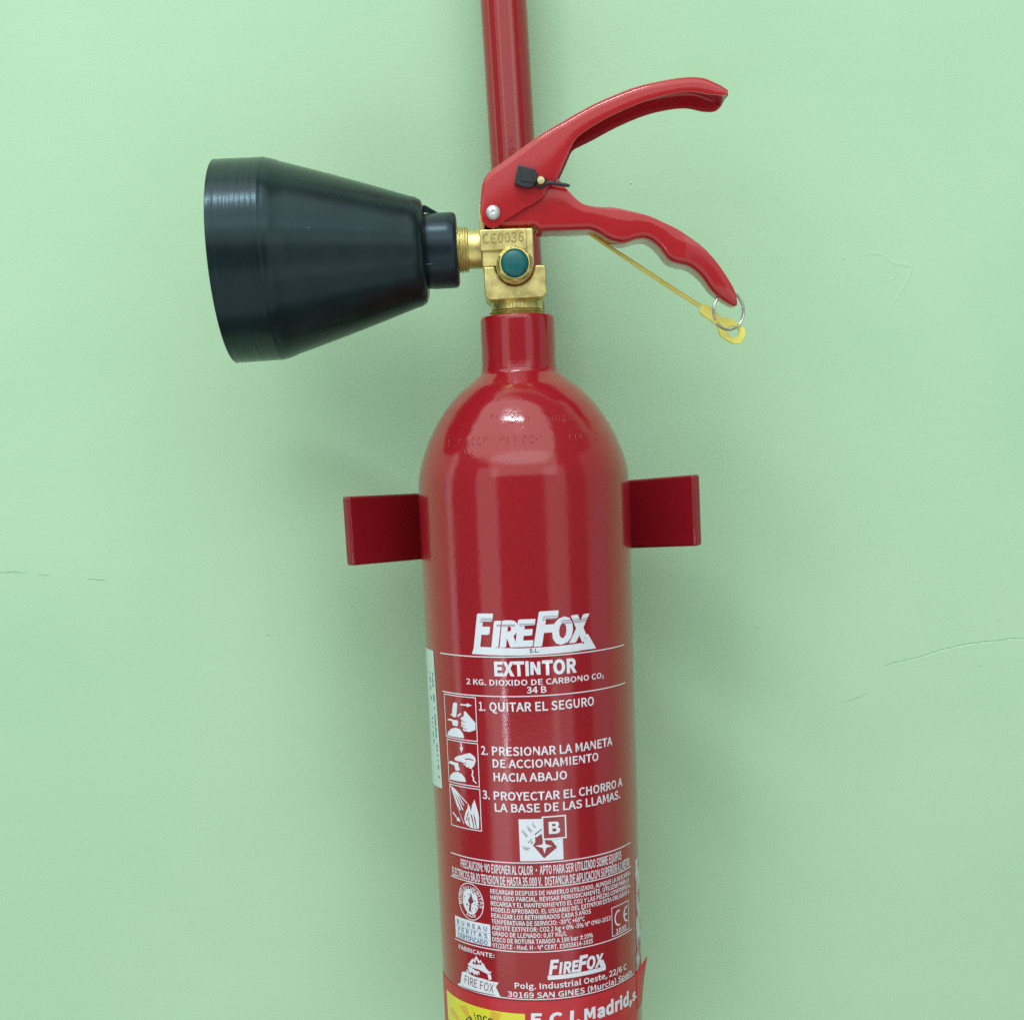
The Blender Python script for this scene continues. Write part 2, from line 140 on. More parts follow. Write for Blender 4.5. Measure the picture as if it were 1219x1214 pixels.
# letter shapes: advance, outline points (x, y, piece) and triangles in thousandths of the type size
GLYPH = {
'n ': (155, '', ''),
'n%': (639, '142 179 0 240 228 0 275 359 0 240 488 0 142 536 0 45 488 0 10 359 0 45 228 0 142 255 0 108 277 0 91 359 0 108 439 0 142 460 0 177 439 0 193 359 0 177 277 0 132 -24 1 210 -25 1 506 533 1 429 534 1 497 -27 2 595 22 2 629 152 2 595 281 2 497 330 2 400 281 2 365 152 2 400 22 2 497 49 2 462 70 2 446 152 2 462 233 2 497 254 2 532 233 2 549 152 2 532 70 2', '3 4 5 2 3 13 13 3 12 12 3 5 12 5 11 11 5 6 10 11 6 2 13 14 1 2 14 10 6 7 1 14 15 9 10 7 1 15 8 8 9 7 1 8 7 1 7 0 18 19 16 17 18 16 23 24 25 23 25 32 32 25 31 31 25 26 22 23 33 33 23 32 22 33 34 30 31 26 21 22 34 30 26 27 29 30 27 21 34 35 28 29 27 21 35 28 21 28 27 20 21 27'),
'n(': (234, '158 -157 0 226 -127 0 154 45 0 133 216 0 154 386 0 226 558 0 158 589 0 75 409 0 48 216 0 75 23 0', '5 6 7 4 5 7 4 7 8 3 4 8 3 8 9 2 3 9 1 2 9 1 9 0'),
'n)': (234, '77 -157 0 159 23 0 187 216 0 159 409 0 77 589 0 8 558 0 81 386 0 103 216 0 81 46 0 8 -127 0', '3 4 5 3 5 6 2 3 6 2 6 7 1 2 7 1 7 8 1 8 9 0 1 9'),
'n+': (385, '151 64 0 234 64 0 234 217 0 376 217 0 376 296 0 234 296 0 234 448 0 151 448 0 151 296 0 10 296 0 10 217 0 151 217 0', '5 6 7 5 7 8 3 4 5 3 5 8 3 8 9 3 9 10 2 3 10 1 2 11 11 2 10 1 11 0'),
'n,': (193, '45 -158 0 140 -84 0 170 13 0 153 79 0 101 105 0 55 89 0 35 43 0 54 -2 0 97 -18 0 84 -19 0 74 -46 0 17 -89 0', '3 4 5 3 5 6 2 3 6 2 6 7 1 2 8 8 2 7 1 8 9 1 9 10 1 10 11 0 1 11'),
'n-': (240, '16 154 0 226 154 0 226 235 0 16 235 0', '1 2 3 1 3 0'),
'n.': (193, '97 -26 0 141 -8 0 160 39 0 141 86 0 97 105 0 51 86 0 34 39 0 51 -8 0', '3 4 5 3 5 6 2 3 6 2 6 7 1 2 7 0 1 7'),
'n/': (272, '-14 -140 0 66 -140 0 284 567 0 204 567 0', '1 2 3 1 3 0'),
'n0': (385, '193 -28 0 323 47 0 368 256 0 323 464 0 193 536 0 63 464 0 18 256 0 63 47 0 193 62 0 138 102 0 112 256 0 138 409 0 193 448 0 249 409 0 274 256 0 249 102 0', '3 4 5 3 5 12 12 5 11 11 5 6 2 3 13 13 3 12 2 13 14 10 11 6 1 2 14 10 6 7 1 14 15 9 10 7 1 15 8 8 9 7 1 8 7 0 1 7'),
'n1': (385, '45 -16 0 356 -16 0 356 69 0 254 69 0 254 525 0 186 525 0 138 503 0 68 485 0 68 417 0 159 417 0 159 69 0 45 69 0', '3 4 5 3 5 6 3 6 9 9 6 7 9 7 8 3 9 10 1 2 3 1 3 10 1 10 11 1 11 0'),
'n2': (385, '14 -16 0 367 -16 0 367 71 0 209 71 0 167 69 0 152 63 0 285 205 0 343 369 0 299 490 0 179 535 0 87 513 0 4 445 0 64 386 0 120 435 0 169 450 0 228 426 0 247 366 0 193 230 0 14 44 0', '8 9 10 8 10 11 7 8 15 15 8 14 14 8 11 13 14 11 13 11 12 7 15 16 6 7 16 6 16 17 6 17 18 5 6 18 1 2 3 1 3 4 1 4 5 1 5 18 1 18 0'),
'n3': (385, '184 -26 0 310 16 0 364 136 0 328 233 0 255 275 0 255 260 0 318 304 0 346 392 0 299 498 0 181 535 0 96 516 0 15 461 0 70 396 0 128 438 0 178 450 0 229 432 0 247 386 0 222 331 0 108 301 0 108 227 0 236 198 0 264 138 0 241 82 0 178 60 0 112 76 0 50 124 0 -3 58 0 77 -3 0', '8 9 10 8 10 11 7 8 14 14 8 11 14 11 13 13 11 12 7 14 15 7 15 16 6 7 16 6 16 17 6 17 18 5 6 4 4 6 18 4 18 19 3 4 19 2 3 20 20 3 19 2 20 21 2 21 22 1 2 22 24 25 26 1 22 23 23 24 26 1 23 26 1 26 27 0 1 27'),
'n4': (385, '220 -16 0 312 -16 0 312 124 0 380 124 0 380 207 0 312 207 0 312 525 0 217 525 0 -2 187 0 -2 124 0 220 124 0 220 207 0 105 205 0 210 356 0 231 395 0 246 424 0 223 424 0 221 394 0 220 347 0', '5 6 7 5 7 15 15 7 16 16 7 8 5 15 14 17 16 8 5 14 18 18 14 13 18 17 13 13 17 8 12 13 8 5 18 11 3 4 5 3 5 11 3 11 12 3 12 8 3 8 9 2 3 9 1 2 10 10 2 9 1 10 0'),
'n5': (385, '183 -26 0 310 24 0 366 165 0 316 301 0 197 344 0 150 338 0 136 331 0 147 439 0 340 439 0 340 525 0 61 525 0 43 263 0 93 231 0 140 257 0 177 263 0 242 237 0 267 164 0 240 88 0 174 61 0 109 76 0 48 122 0 -4 55 0 77 -3 0', '8 9 10 8 10 7 7 10 11 6 7 11 3 4 5 3 5 6 3 6 11 2 3 15 15 3 14 14 3 11 13 14 11 13 11 12 2 15 16 1 2 16 1 16 17 19 20 21 1 17 18 18 19 21 1 18 21 1 21 22 0 1 22'),
'n6': (385, '208 -27 0 325 25 0 373 156 0 330 288 0 215 333 0 146 314 0 114 279 0 153 409 0 232 449 0 267 441 0 312 405 0 370 468 0 303 518 0 225 535 0 82 467 0 22 243 0 74 43 0 118 199 0 161 240 0 202 252 0 259 227 0 278 156 0 257 84 0 209 59 0 147 94 0', '12 13 14 11 12 14 10 11 9 9 11 8 8 11 14 8 14 7 7 14 15 6 7 15 3 4 5 3 5 6 2 3 20 20 3 19 19 3 6 19 6 15 18 19 15 18 15 17 17 15 16 2 20 21 24 17 16 2 21 22 1 2 22 23 24 16 1 22 23 1 23 16 1 16 0'),
'n7': (385, '119 -16 0 218 -16 0 252 248 0 369 467 0 369 525 0 18 525 0 18 439 0 257 440 0 160 253 0', '3 4 5 3 5 6 2 3 7 7 3 6 2 7 8 2 8 0 1 2 0'),
'n8': (385, '194 -26 0 321 16 0 371 121 0 341 215 0 284 264 0 284 254 0 327 302 0 352 383 0 311 492 0 196 534 0 84 494 0 39 388 0 63 310 0 109 263 0 109 275 0 47 222 0 15 125 0 66 16 0 225 297 0 161 330 0 131 388 0 149 435 0 195 452 0 246 431 0 264 378 0 253 332 0 195 55 0 131 78 0 105 133 0 122 189 0 161 228 0 241 189 0 275 124 0 254 75 0', '8 9 10 8 10 22 22 10 21 21 10 11 7 8 23 23 8 22 20 21 11 7 23 24 20 11 12 19 20 12 6 7 24 6 24 25 6 25 18 18 19 12 18 12 14 14 12 13 5 6 4 4 6 18 4 18 14 4 14 15 3 4 30 30 4 15 3 30 31 29 30 15 29 15 16 2 3 31 28 29 16 2 31 32 27 28 16 27 16 17 2 32 33 1 2 33 26 27 17 1 33 26 1 26 17 1 17 0'),
'n9': (385, '165 -26 0 305 45 0 365 276 0 312 469 0 177 536 0 61 485 0 14 353 0 56 221 0 170 176 0 241 195 0 273 230 0 233 101 0 159 61 0 121 69 0 73 104 0 17 40 0 85 -9 0 269 313 0 226 270 0 182 257 0 127 283 0 107 353 0 129 426 0 177 451 0 240 417 0', '3 4 5 3 5 23 23 5 22 22 5 6 2 3 24 24 3 23 21 22 6 2 24 17 21 6 7 20 21 7 2 17 18 19 20 7 1 2 10 10 2 18 10 18 19 10 19 7 1 10 11 9 10 7 9 7 8 13 14 15 1 11 12 12 13 15 1 12 15 0 1 15 0 15 16'),
'n:': (193, '97 253 0 141 272 0 160 319 0 141 367 0 97 385 0 51 367 0 34 319 0 51 272 0 97 -26 1 141 -8 1 160 39 1 141 86 1 97 105 1 51 86 1 34 39 1 51 -8 1', '3 4 5 3 5 6 2 3 6 1 2 6 1 6 7 0 1 7 11 12 13 11 13 14 10 11 14 10 14 15 9 10 15 8 9 15'),
'nA': (422, '-20 -16 0 79 -16 0 128 139 0 291 139 0 340 -16 0 442 -16 0 258 525 0 163 525 0 155 222 0 173 280 0 199 365 0 220 441 0 199 441 0 221 366 0 247 280 0 265 222 0', '5 6 11 11 6 7 11 7 12 12 7 0 5 11 13 13 11 10 13 12 10 10 12 0 5 13 14 9 10 0 5 14 15 8 9 0 5 15 3 3 15 8 3 8 2 2 8 0 5 3 4 1 2 0'),
'nB': (456, '54 -16 0 234 -16 0 382 24 0 442 148 0 409 243 0 338 281 0 338 266 0 391 307 0 413 386 0 358 494 0 223 525 0 54 525 0 150 309 0 150 442 0 211 442 0 291 426 0 315 376 0 293 329 0 208 309 0 150 67 0 150 227 0 221 227 0 315 207 0 344 151 0 314 89 0 221 67 0', '9 10 11 9 11 13 13 11 0 8 9 15 15 9 14 14 9 13 12 13 0 8 15 16 7 8 16 7 16 17 7 17 18 7 18 12 7 12 20 20 12 0 6 7 5 5 7 20 4 5 20 3 4 22 22 4 21 21 4 20 19 20 0 3 22 23 3 23 24 2 3 24 2 24 25 2 25 19 2 19 0 1 2 0'),
'nC': (443, '260 -26 0 357 -5 0 441 62 0 385 127 0 322 77 0 266 64 0 162 115 0 123 256 0 164 395 0 269 445 0 318 434 0 373 392 0 429 458 0 355 514 0 264 535 0 92 460 0 23 254 0 90 49 0', '13 14 15 12 13 15 12 15 9 9 15 8 8 15 16 11 12 10 10 12 9 7 8 16 6 7 16 6 16 17 2 3 4 5 6 17 2 4 5 2 5 17 1 2 17 1 17 0'),
'nD': (477, '54 -16 0 203 -16 0 389 55 0 454 256 0 388 456 0 200 525 0 54 525 0 150 69 0 150 441 0 189 441 0 313 393 0 354 256 0 313 118 0 189 69 0', '4 5 6 4 6 8 8 6 0 3 4 10 10 4 9 9 4 8 7 8 0 3 10 11 2 3 11 2 11 12 2 12 13 2 13 7 2 7 0 1 2 0'),
'nE': (409, '54 -16 0 387 -16 0 387 71 0 150 71 0 150 224 0 343 224 0 343 311 0 150 311 0 150 439 0 379 439 0 379 525 0 54 525 0', '9 10 11 9 11 8 8 11 0 7 8 0 5 6 7 5 7 4 4 7 0 3 4 0 1 2 3 1 3 0'),
'nF': (383, '54 -16 0 150 -16 0 150 212 0 345 212 0 345 299 0 150 299 0 150 439 0 379 439 0 379 525 0 54 525 0', '7 8 9 7 9 6 6 9 0 5 6 0 3 4 5 3 5 2 2 5 0 1 2 0'),
'nG': (478, '268 -26 0 368 -7 0 443 41 0 443 280 0 244 280 0 244 194 0 352 194 0 352 87 0 323 71 0 279 64 0 164 115 0 123 256 0 166 395 0 277 445 0 333 433 0 388 392 0 443 458 0 369 513 0 272 535 0 94 460 0 23 254 0 92 49 0', '17 18 19 16 17 19 16 19 13 13 19 12 12 19 20 15 16 14 14 16 13 11 12 20 2 3 6 6 3 4 6 4 5 10 11 20 10 20 21 2 6 7 9 10 21 2 7 8 2 8 9 2 9 21 2 21 0 1 2 0'),
'nH': (505, '54 -16 0 150 -16 0 150 224 0 355 224 0 355 -16 0 452 -16 0 452 525 0 355 525 0 355 312 0 150 312 0 150 525 0 54 525 0', '5 6 7 5 7 8 9 10 11 9 11 0 5 8 3 3 8 9 3 9 2 2 9 0 5 3 4 1 2 0'),
'nI': (203, '54 -16 0 150 -16 0 150 525 0 54 525 0', '1 2 3 1 3 0'),
'nJ': (371, '166 -26 0 285 25 0 321 147 0 321 525 0 224 525 0 224 157 0 206 84 0 157 64 0 118 75 0 73 126 0 0 74 0 73 -3 0', '2 3 4 2 4 5 2 5 6 1 2 6 8 9 10 1 6 7 7 8 10 7 10 11 1 7 11 0 1 11'),
'nK': (448, '54 -16 0 150 -16 0 150 155 0 219 237 0 365 -16 0 471 -14 0 281 314 0 448 521 0 341 525 0 145 281 0 150 525 0 54 525 0', '7 8 9 9 10 11 9 11 0 6 7 9 5 6 3 3 6 9 3 9 2 2 9 0 5 3 4 1 2 0'),
'nL': (377, '54 -16 0 373 -16 0 373 71 0 150 71 0 150 525 0 54 525 0', '3 4 5 3 5 0 1 2 3 1 3 0'),
'nM': (563, '54 -16 0 144 -16 0 144 282 0 141 358 0 137 416 0 111 416 0 148 311 0 248 35 0 314 35 0 414 311 0 451 416 0 425 416 0 421 358 0 418 282 0 418 -16 0 510 -16 0 510 525 0 405 525 0 304 242 0 287 189 0 273 147 0 293 147 0 278 189 0 260 242 0 159 525 0 54 525 0', '15 16 10 10 16 17 10 17 11 11 17 18 23 24 4 4 24 25 4 25 5 5 25 0 15 10 9 12 11 18 23 4 3 6 5 0 13 12 9 9 12 18 23 3 6 6 3 2 15 9 13 13 9 8 23 6 7 2 6 0 15 13 14 1 2 0 22 23 7 21 22 20 20 22 7'),
'nN': (502, '54 -16 0 147 -16 0 147 268 0 144 348 0 140 410 0 116 410 0 166 314 0 357 -16 0 448 -16 0 448 525 0 355 525 0 355 244 0 358 162 0 363 99 0 386 99 0 336 196 0 145 525 0 54 525 0', '8 9 10 8 10 11 15 16 17 15 17 4 4 17 5 5 17 0 15 4 3 6 5 3 3 5 0 15 3 6 6 3 2 15 6 7 8 11 12 14 15 13 13 15 7 8 12 13 8 13 7'),
'nO': (515, '258 -27 0 427 51 0 492 256 0 427 460 0 258 536 0 88 460 0 23 256 0 88 51 0 258 65 0 161 115 0 123 256 0 161 396 0 258 444 0 354 396 0 392 256 0 354 115 0', '3 4 5 2 3 13 13 3 12 12 3 5 12 5 11 11 5 6 10 11 6 2 13 14 1 2 14 10 6 7 1 14 15 9 10 7 1 15 8 8 9 7 1 8 7 0 1 7'),
'nP': (439, '54 -16 0 150 -16 0 150 187 0 220 187 0 365 227 0 423 360 0 365 490 0 217 525 0 54 525 0 150 271 0 150 441 0 205 441 0 297 422 0 324 359 0 297 294 0 208 271 0', '6 7 8 6 8 10 10 8 0 5 6 12 12 6 11 11 6 10 9 10 0 5 12 13 4 5 13 4 13 14 4 14 15 4 15 9 4 9 2 2 9 0 3 4 2 1 2 0'),
'nQ': (515, '411 -144 0 458 -140 0 506 -127 0 485 -47 0 448 -56 0 421 -58 0 354 -43 0 321 -9 0 439 67 0 492 257 0 427 460 0 258 536 0 88 460 0 24 256 0 78 64 0 216 -19 0 286 -107 0 258 63 0 161 113 0 123 256 0 161 396 0 258 444 0 354 396 0 392 256 0 354 113 0', '10 11 12 9 10 22 22 10 21 21 10 12 21 12 20 20 12 13 19 20 13 9 22 23 8 9 23 19 13 14 8 23 24 18 19 14 8 24 17 17 18 14 7 8 17 17 14 15 7 17 15 6 7 15 6 15 16 5 6 16 2 3 4 2 4 5 2 5 16 2 16 0 1 2 0'),
'nR': (440, '340 -16 0 447 -14 0 314 217 0 389 260 0 424 368 0 368 491 0 231 525 0 54 525 0 54 -16 0 150 -16 0 150 200 0 216 200 0 150 283 0 150 441 0 218 441 0 300 423 0 325 366 0 299 305 0 217 283 0', '5 6 7 5 7 13 13 7 8 4 5 15 15 5 14 14 5 13 12 13 8 4 15 16 3 4 16 3 16 17 3 17 18 3 18 12 3 12 10 10 12 8 2 3 10 1 2 11 11 2 10 1 11 0 9 10 8'),
'nS': (413, '212 -26 0 349 20 0 401 135 0 367 233 0 287 286 0 214 317 0 162 345 0 140 388 0 160 428 0 218 445 0 275 434 0 337 393 0 390 459 0 308 516 0 216 535 0 91 493 0 39 384 0 78 287 0 153 239 0 226 206 0 282 176 0 301 130 0 279 83 0 211 64 0 142 79 0 69 132 0 10 63 0 105 -4 0', '13 14 15 12 13 15 12 15 9 9 15 8 8 15 16 11 12 10 10 12 9 7 8 16 6 7 16 6 16 17 5 6 17 4 5 17 4 17 18 3 4 18 3 18 19 2 3 19 2 19 20 2 20 21 1 2 21 24 25 26 1 21 22 1 22 23 23 24 26 1 23 26 1 26 27 0 1 27'),
'nT': (415, '160 -16 0 256 -16 0 256 439 0 410 439 0 410 525 0 5 525 0 5 439 0 160 439 0', '3 4 5 3 5 6 2 3 6 1 2 7 7 2 6 1 7 0'),
'nU': (500, '251 -26 0 394 27 0 449 207 0 449 525 0 355 525 0 355 211 0 323 94 0 251 65 0 180 94 0 148 210 0 148 525 0 52 525 0 52 207 0 107 27 0', '2 3 4 2 4 5 9 10 11 9 11 12 2 5 6 8 9 12 8 12 13 1 2 6 1 6 7 7 8 13 1 7 13 0 1 13'),
'nV': (399, '151 -16 0 249 -16 0 421 525 0 322 525 0 237 238 0 213 154 0 191 81 0 212 81 0 190 154 0 166 238 0 80 525 0 -21 525 0', '1 2 3 1 3 4 9 10 11 9 11 0 8 9 0 1 4 5 7 8 6 6 8 0 1 5 6 1 6 0'),
'nX': (397, '-13 -15 0 90 -16 0 167 130 0 187 170 0 204 204 0 187 204 0 206 169 0 226 130 0 306 -16 0 412 -14 0 256 260 0 401 524 0 299 525 0 227 386 0 209 351 0 195 320 0 212 320 0 195 352 0 176 387 0 102 525 0 -3 524 0 142 263 0', '11 12 13 18 19 20 10 11 13 18 20 21 17 18 21 10 13 14 16 17 15 15 17 21 10 14 15 10 15 21 10 21 5 5 21 0 9 10 4 4 10 5 9 4 6 6 4 3 6 5 3 3 5 0 2 3 0 9 6 7 1 2 0 9 7 8'),
'nY': (368, '136 -16 0 232 -16 0 232 193 0 394 524 0 292 525 0 223 372 0 198 316 0 176 270 0 194 270 0 172 316 0 148 372 0 78 525 0 -25 524 0 136 193 0', '3 4 5 10 11 12 10 12 13 2 3 5 2 5 6 9 10 13 2 6 8 8 6 7 8 9 13 2 8 13 2 13 0 1 2 0'),
'nZ': (418, '19 -16 0 402 -16 0 402 71 0 139 69 0 399 466 0 399 525 0 43 525 0 43 439 0 278 441 0 19 44 0', '4 5 6 4 6 7 3 4 8 8 4 7 3 8 9 1 2 3 1 3 9 1 9 0'),
'na': (390, '150 -26 0 224 -8 0 280 29 0 264 29 0 269 -16 0 351 -16 0 351 234 0 318 356 0 207 403 0 115 386 0 35 344 0 75 272 0 138 306 0 192 317 0 243 293 0 253 250 0 86 206 0 23 99 0 60 6 0 169 59 0 133 69 0 120 101 0 150 148 0 256 176 0 256 100 0 213 70 0', '7 8 9 7 9 10 6 7 14 14 7 13 13 7 10 13 10 12 12 10 11 6 14 15 6 15 16 5 6 23 23 6 16 23 16 22 22 16 17 5 23 24 21 22 17 20 21 17 5 24 2 2 24 25 20 17 18 2 25 19 19 20 18 2 19 3 3 19 18 5 2 1 4 3 1 1 3 18 1 18 0 5 1 4'),
'nb': (429, '232 -26 0 357 33 0 411 194 0 369 346 0 245 404 0 175 386 0 139 359 0 144 401 0 144 569 0 48 569 0 48 -16 0 129 -16 0 134 23 0 118 23 0 169 -11 0 217 61 0 182 68 0 144 92 0 144 274 0 186 305 0 226 316 0 291 284 0 311 194 0 283 95 0', '7 8 9 7 9 10 3 4 5 6 7 10 3 5 6 3 6 20 20 6 19 19 6 18 18 6 10 2 3 21 21 3 20 2 21 22 17 18 10 2 22 23 1 2 23 1 23 15 16 17 10 15 16 13 13 16 10 1 15 13 0 1 12 12 1 13 0 12 14 14 12 11 14 13 10 11 14 10'),
'nc': (354, '211 -26 0 284 -12 0 357 33 0 312 104 0 260 70 0 220 61 0 147 95 0 118 188 0 148 282 0 222 316 0 254 309 0 299 279 0 350 346 0 287 388 0 216 404 0 78 347 0 19 188 0 74 31 0', '13 14 15 12 13 15 12 15 9 9 15 8 8 15 16 11 12 10 10 12 9 7 8 16 7 16 17 6 7 17 2 3 4 5 6 17 2 4 5 2 5 17 1 2 17 1 17 0'),
'nd': (430, '191 -26 0 263 -8 0 312 28 0 295 28 0 300 -16 0 383 -16 0 383 569 0 287 569 0 287 407 0 292 368 0 264 390 0 198 404 0 73 345 0 20 189 0 66 31 0 208 61 0 143 94 0 119 189 0 147 282 0 213 316 0 251 309 0 287 285 0 287 103 0 248 72 0', '5 6 7 5 7 8 5 8 9 10 11 12 9 10 12 5 9 21 21 9 20 20 9 12 20 12 19 19 12 18 18 12 13 5 21 22 17 18 13 17 13 14 16 17 14 5 22 23 15 16 14 5 23 2 2 23 15 2 15 14 2 14 3 3 14 0 5 2 1 4 3 1 1 3 0 5 1 4'),
'ne': (384, '215 -26 0 290 -13 0 362 22 0 325 93 0 269 65 0 226 58 0 148 90 0 122 158 0 367 158 0 371 189 0 372 212 0 330 350 0 205 404 0 75 345 0 19 188 0 76 31 0 122 235 0 147 293 0 206 319 0 262 294 0 279 235 0', '11 12 13 10 11 19 19 11 18 18 11 13 18 13 17 17 13 14 10 19 20 16 17 14 10 20 16 10 16 14 9 10 14 8 9 14 8 14 7 7 14 15 6 7 15 2 3 4 5 6 15 2 4 5 2 5 15 2 15 0 1 2 0'),
'ng': (391, '191 -190 0 341 -148 0 400 -44 0 360 39 0 252 63 0 178 63 0 136 72 0 127 89 0 132 106 0 139 114 0 158 107 0 192 103 0 301 142 0 345 249 0 335 301 0 323 315 0 391 312 0 391 393 0 246 393 0 223 400 0 188 403 0 79 363 0 32 253 0 50 184 0 83 145 0 83 155 0 56 128 0 40 78 0 52 32 0 75 9 0 75 19 0 36 -17 0 18 -75 0 68 -162 0 190 180 0 147 199 0 127 252 0 147 305 0 190 323 0 235 305 0 254 252 0 234 199 0 200 -113 0 130 -98 0 108 -62 0 114 -39 0 135 -17 0 153 -20 0 177 -22 0 242 -22 0 289 -31 0 301 -53 0 277 -92 0', '19 20 21 18 19 21 16 17 18 16 18 21 16 21 38 38 21 37 37 21 22 16 38 15 15 38 39 14 15 39 36 37 22 14 39 40 13 14 40 36 22 23 13 40 41 35 36 23 12 13 41 12 41 34 34 35 23 34 23 25 25 23 24 12 34 25 12 25 26 11 12 9 9 12 26 9 26 27 11 9 10 8 9 27 7 8 27 6 7 27 6 27 28 5 6 28 3 4 5 3 5 28 2 3 28 2 28 30 30 28 29 2 30 49 49 30 46 46 30 31 46 31 32 49 46 47 45 46 32 49 47 48 2 49 50 2 50 51 44 45 32 1 2 51 1 51 52 43 44 32 43 32 33 1 52 42 42 43 33 1 42 33 0 1 33'),
'ni': (190, '48 -16 0 144 -16 0 144 393 0 48 393 0 96 438 1 139 454 1 155 497 1 139 539 1 96 555 1 53 539 1 37 497 1 53 454 1', '1 2 3 1 3 0 7 8 9 6 7 9 6 9 10 5 6 10 5 10 11 5 11 4'),
'nk': (383, '48 -16 0 142 -16 0 142 93 0 195 155 0 299 -16 0 402 -14 0 254 224 0 386 389 0 281 393 0 121 195 0 142 195 0 142 569 0 48 569 0', '10 11 12 10 12 9 9 12 0 7 8 9 6 7 9 5 6 3 3 6 9 3 9 0 5 3 4 2 3 0 1 2 0'),
'nl': (197, '128 -25 0 155 -23 0 186 -15 0 171 63 0 148 60 0 147 61 0 144 73 0 144 569 0 48 569 0 48 73 0 66 1 0', '6 7 8 6 8 9 6 9 10 5 6 10 2 3 4 4 5 10 2 4 10 2 10 0 1 2 0'),
'nn': (423, '48 -16 0 144 -16 0 144 266 0 186 302 0 229 314 0 271 296 0 286 229 0 286 -16 0 381 -16 0 381 241 0 351 360 0 251 404 0 173 383 0 134 349 0 130 393 0 48 393 0', '10 11 12 13 14 15 13 15 0 10 12 13 9 10 5 5 10 4 4 10 13 4 13 3 3 13 2 2 13 0 9 5 6 1 2 0 8 9 6 8 6 7'),
'no': (420, '210 -26 0 345 31 0 402 188 0 345 347 0 210 404 0 76 347 0 19 188 0 76 31 0 210 62 0 145 95 0 118 188 0 145 282 0 210 315 0 276 282 0 303 188 0 276 95 0', '3 4 5 3 5 12 12 5 11 11 5 6 2 3 13 13 3 12 10 11 6 2 13 14 2 14 15 9 10 6 1 2 15 9 6 7 1 15 8 8 9 7 1 8 7 0 1 7'),
'np': (430, '48 -175 0 144 -175 0 144 -31 0 140 10 0 172 -13 0 232 -26 0 357 33 0 411 194 0 369 346 0 245 404 0 173 386 0 135 360 0 129 393 0 48 393 0 217 61 0 183 68 0 144 92 0 144 274 0 187 305 0 226 316 0 291 284 0 311 194 0 283 95 0', '8 9 10 11 12 13 11 13 0 8 10 11 8 11 19 19 11 18 18 11 17 17 11 0 7 8 20 20 8 19 7 20 21 16 17 0 7 21 22 6 7 22 6 22 14 15 16 3 3 16 0 14 15 3 6 14 3 5 6 3 5 3 4 2 3 0 1 2 0'),
'nr': (269, '48 -16 0 144 -16 0 144 238 0 183 297 0 225 314 0 239 312 0 271 304 0 289 389 0 256 401 0 228 403 0 162 379 0 132 336 0 130 393 0 48 393 0', '8 9 10 7 8 10 11 12 13 11 13 0 6 7 10 6 10 5 5 10 11 5 11 4 4 11 3 3 11 2 2 11 0 1 2 0'),
'ns': (325, '164 -26 0 276 11 0 317 103 0 275 191 0 192 232 0 139 255 0 122 284 0 132 308 0 174 321 0 213 313 0 263 283 0 313 348 0 244 389 0 172 403 0 65 369 0 25 280 0 66 196 0 146 156 0 200 131 0 221 98 0 209 71 0 164 57 0 110 68 0 49 107 0 -1 38 0 80 -9 0', '12 13 14 11 12 14 11 14 8 8 14 15 10 11 9 9 11 8 7 8 15 6 7 15 5 6 15 5 15 16 4 5 16 3 4 16 3 16 17 2 3 17 2 17 18 2 18 19 22 23 24 1 2 19 1 19 20 1 20 21 21 22 24 1 21 24 1 24 25 0 1 25'),
'nt': (261, '180 -25 0 221 -20 0 272 -6 0 251 74 0 215 61 0 199 59 0 165 73 0 154 116 0 154 310 0 257 310 0 257 393 0 154 393 0 154 499 0 70 499 0 63 392 0 3 389 0 3 310 0 59 310 0 59 115 0 85 14 0', '11 12 13 11 13 14 9 10 11 9 11 14 9 14 15 9 15 16 8 9 16 7 8 17 17 8 16 7 17 18 6 7 18 6 18 19 2 3 4 5 6 19 2 4 5 2 5 19 2 19 0 1 2 0'),
'nu': (421, '173 -26 0 250 -5 0 305 43 0 286 43 0 291 -16 0 374 -16 0 374 393 0 279 393 0 279 117 0 237 75 0 194 63 0 153 81 0 138 148 0 138 393 0 42 393 0 42 136 0 73 17 0', '5 6 7 5 7 8 12 13 14 12 14 15 11 12 15 11 15 16 5 8 2 2 8 9 10 11 16 2 9 10 2 10 3 3 10 16 4 3 1 1 3 16 5 2 1 1 16 0 5 1 4'),
'n±': (694, '615 304 0 615 384 0 387 384 0 387 574 0 308 574 0 308 384 0 79 384 0 79 304 0 308 304 0 308 113 0 387 113 0 387 304 0 618 76 1 79 76 1 79 -4 1 618 -4 1', '2 3 4 2 4 5 0 1 2 0 2 5 0 5 6 0 6 7 11 0 7 10 11 8 8 11 7 10 8 9 15 12 13 15 13 14'),
'n·': (694, '347 355 0 283 328 0 256 264 0 283 199 0 347 173 0 412 199 0 438 264 0 412 328 0', '7 0 1 6 7 1 6 1 2 5 6 2 5 2 3 4 5 3'),
'nº': (282, '141 283 0 237 323 0 276 431 0 237 540 0 141 579 0 45 540 0 6 431 0 45 323 0 141 358 0 104 376 0 88 431 0 104 486 0 141 505 0 178 486 0 193 431 0 178 376 0', '3 4 5 2 3 13 13 3 12 12 3 5 12 5 11 11 5 6 2 13 14 10 11 6 9 10 6 2 14 15 1 2 15 9 6 7 8 9 7 1 15 8 1 8 7 0 1 7'),
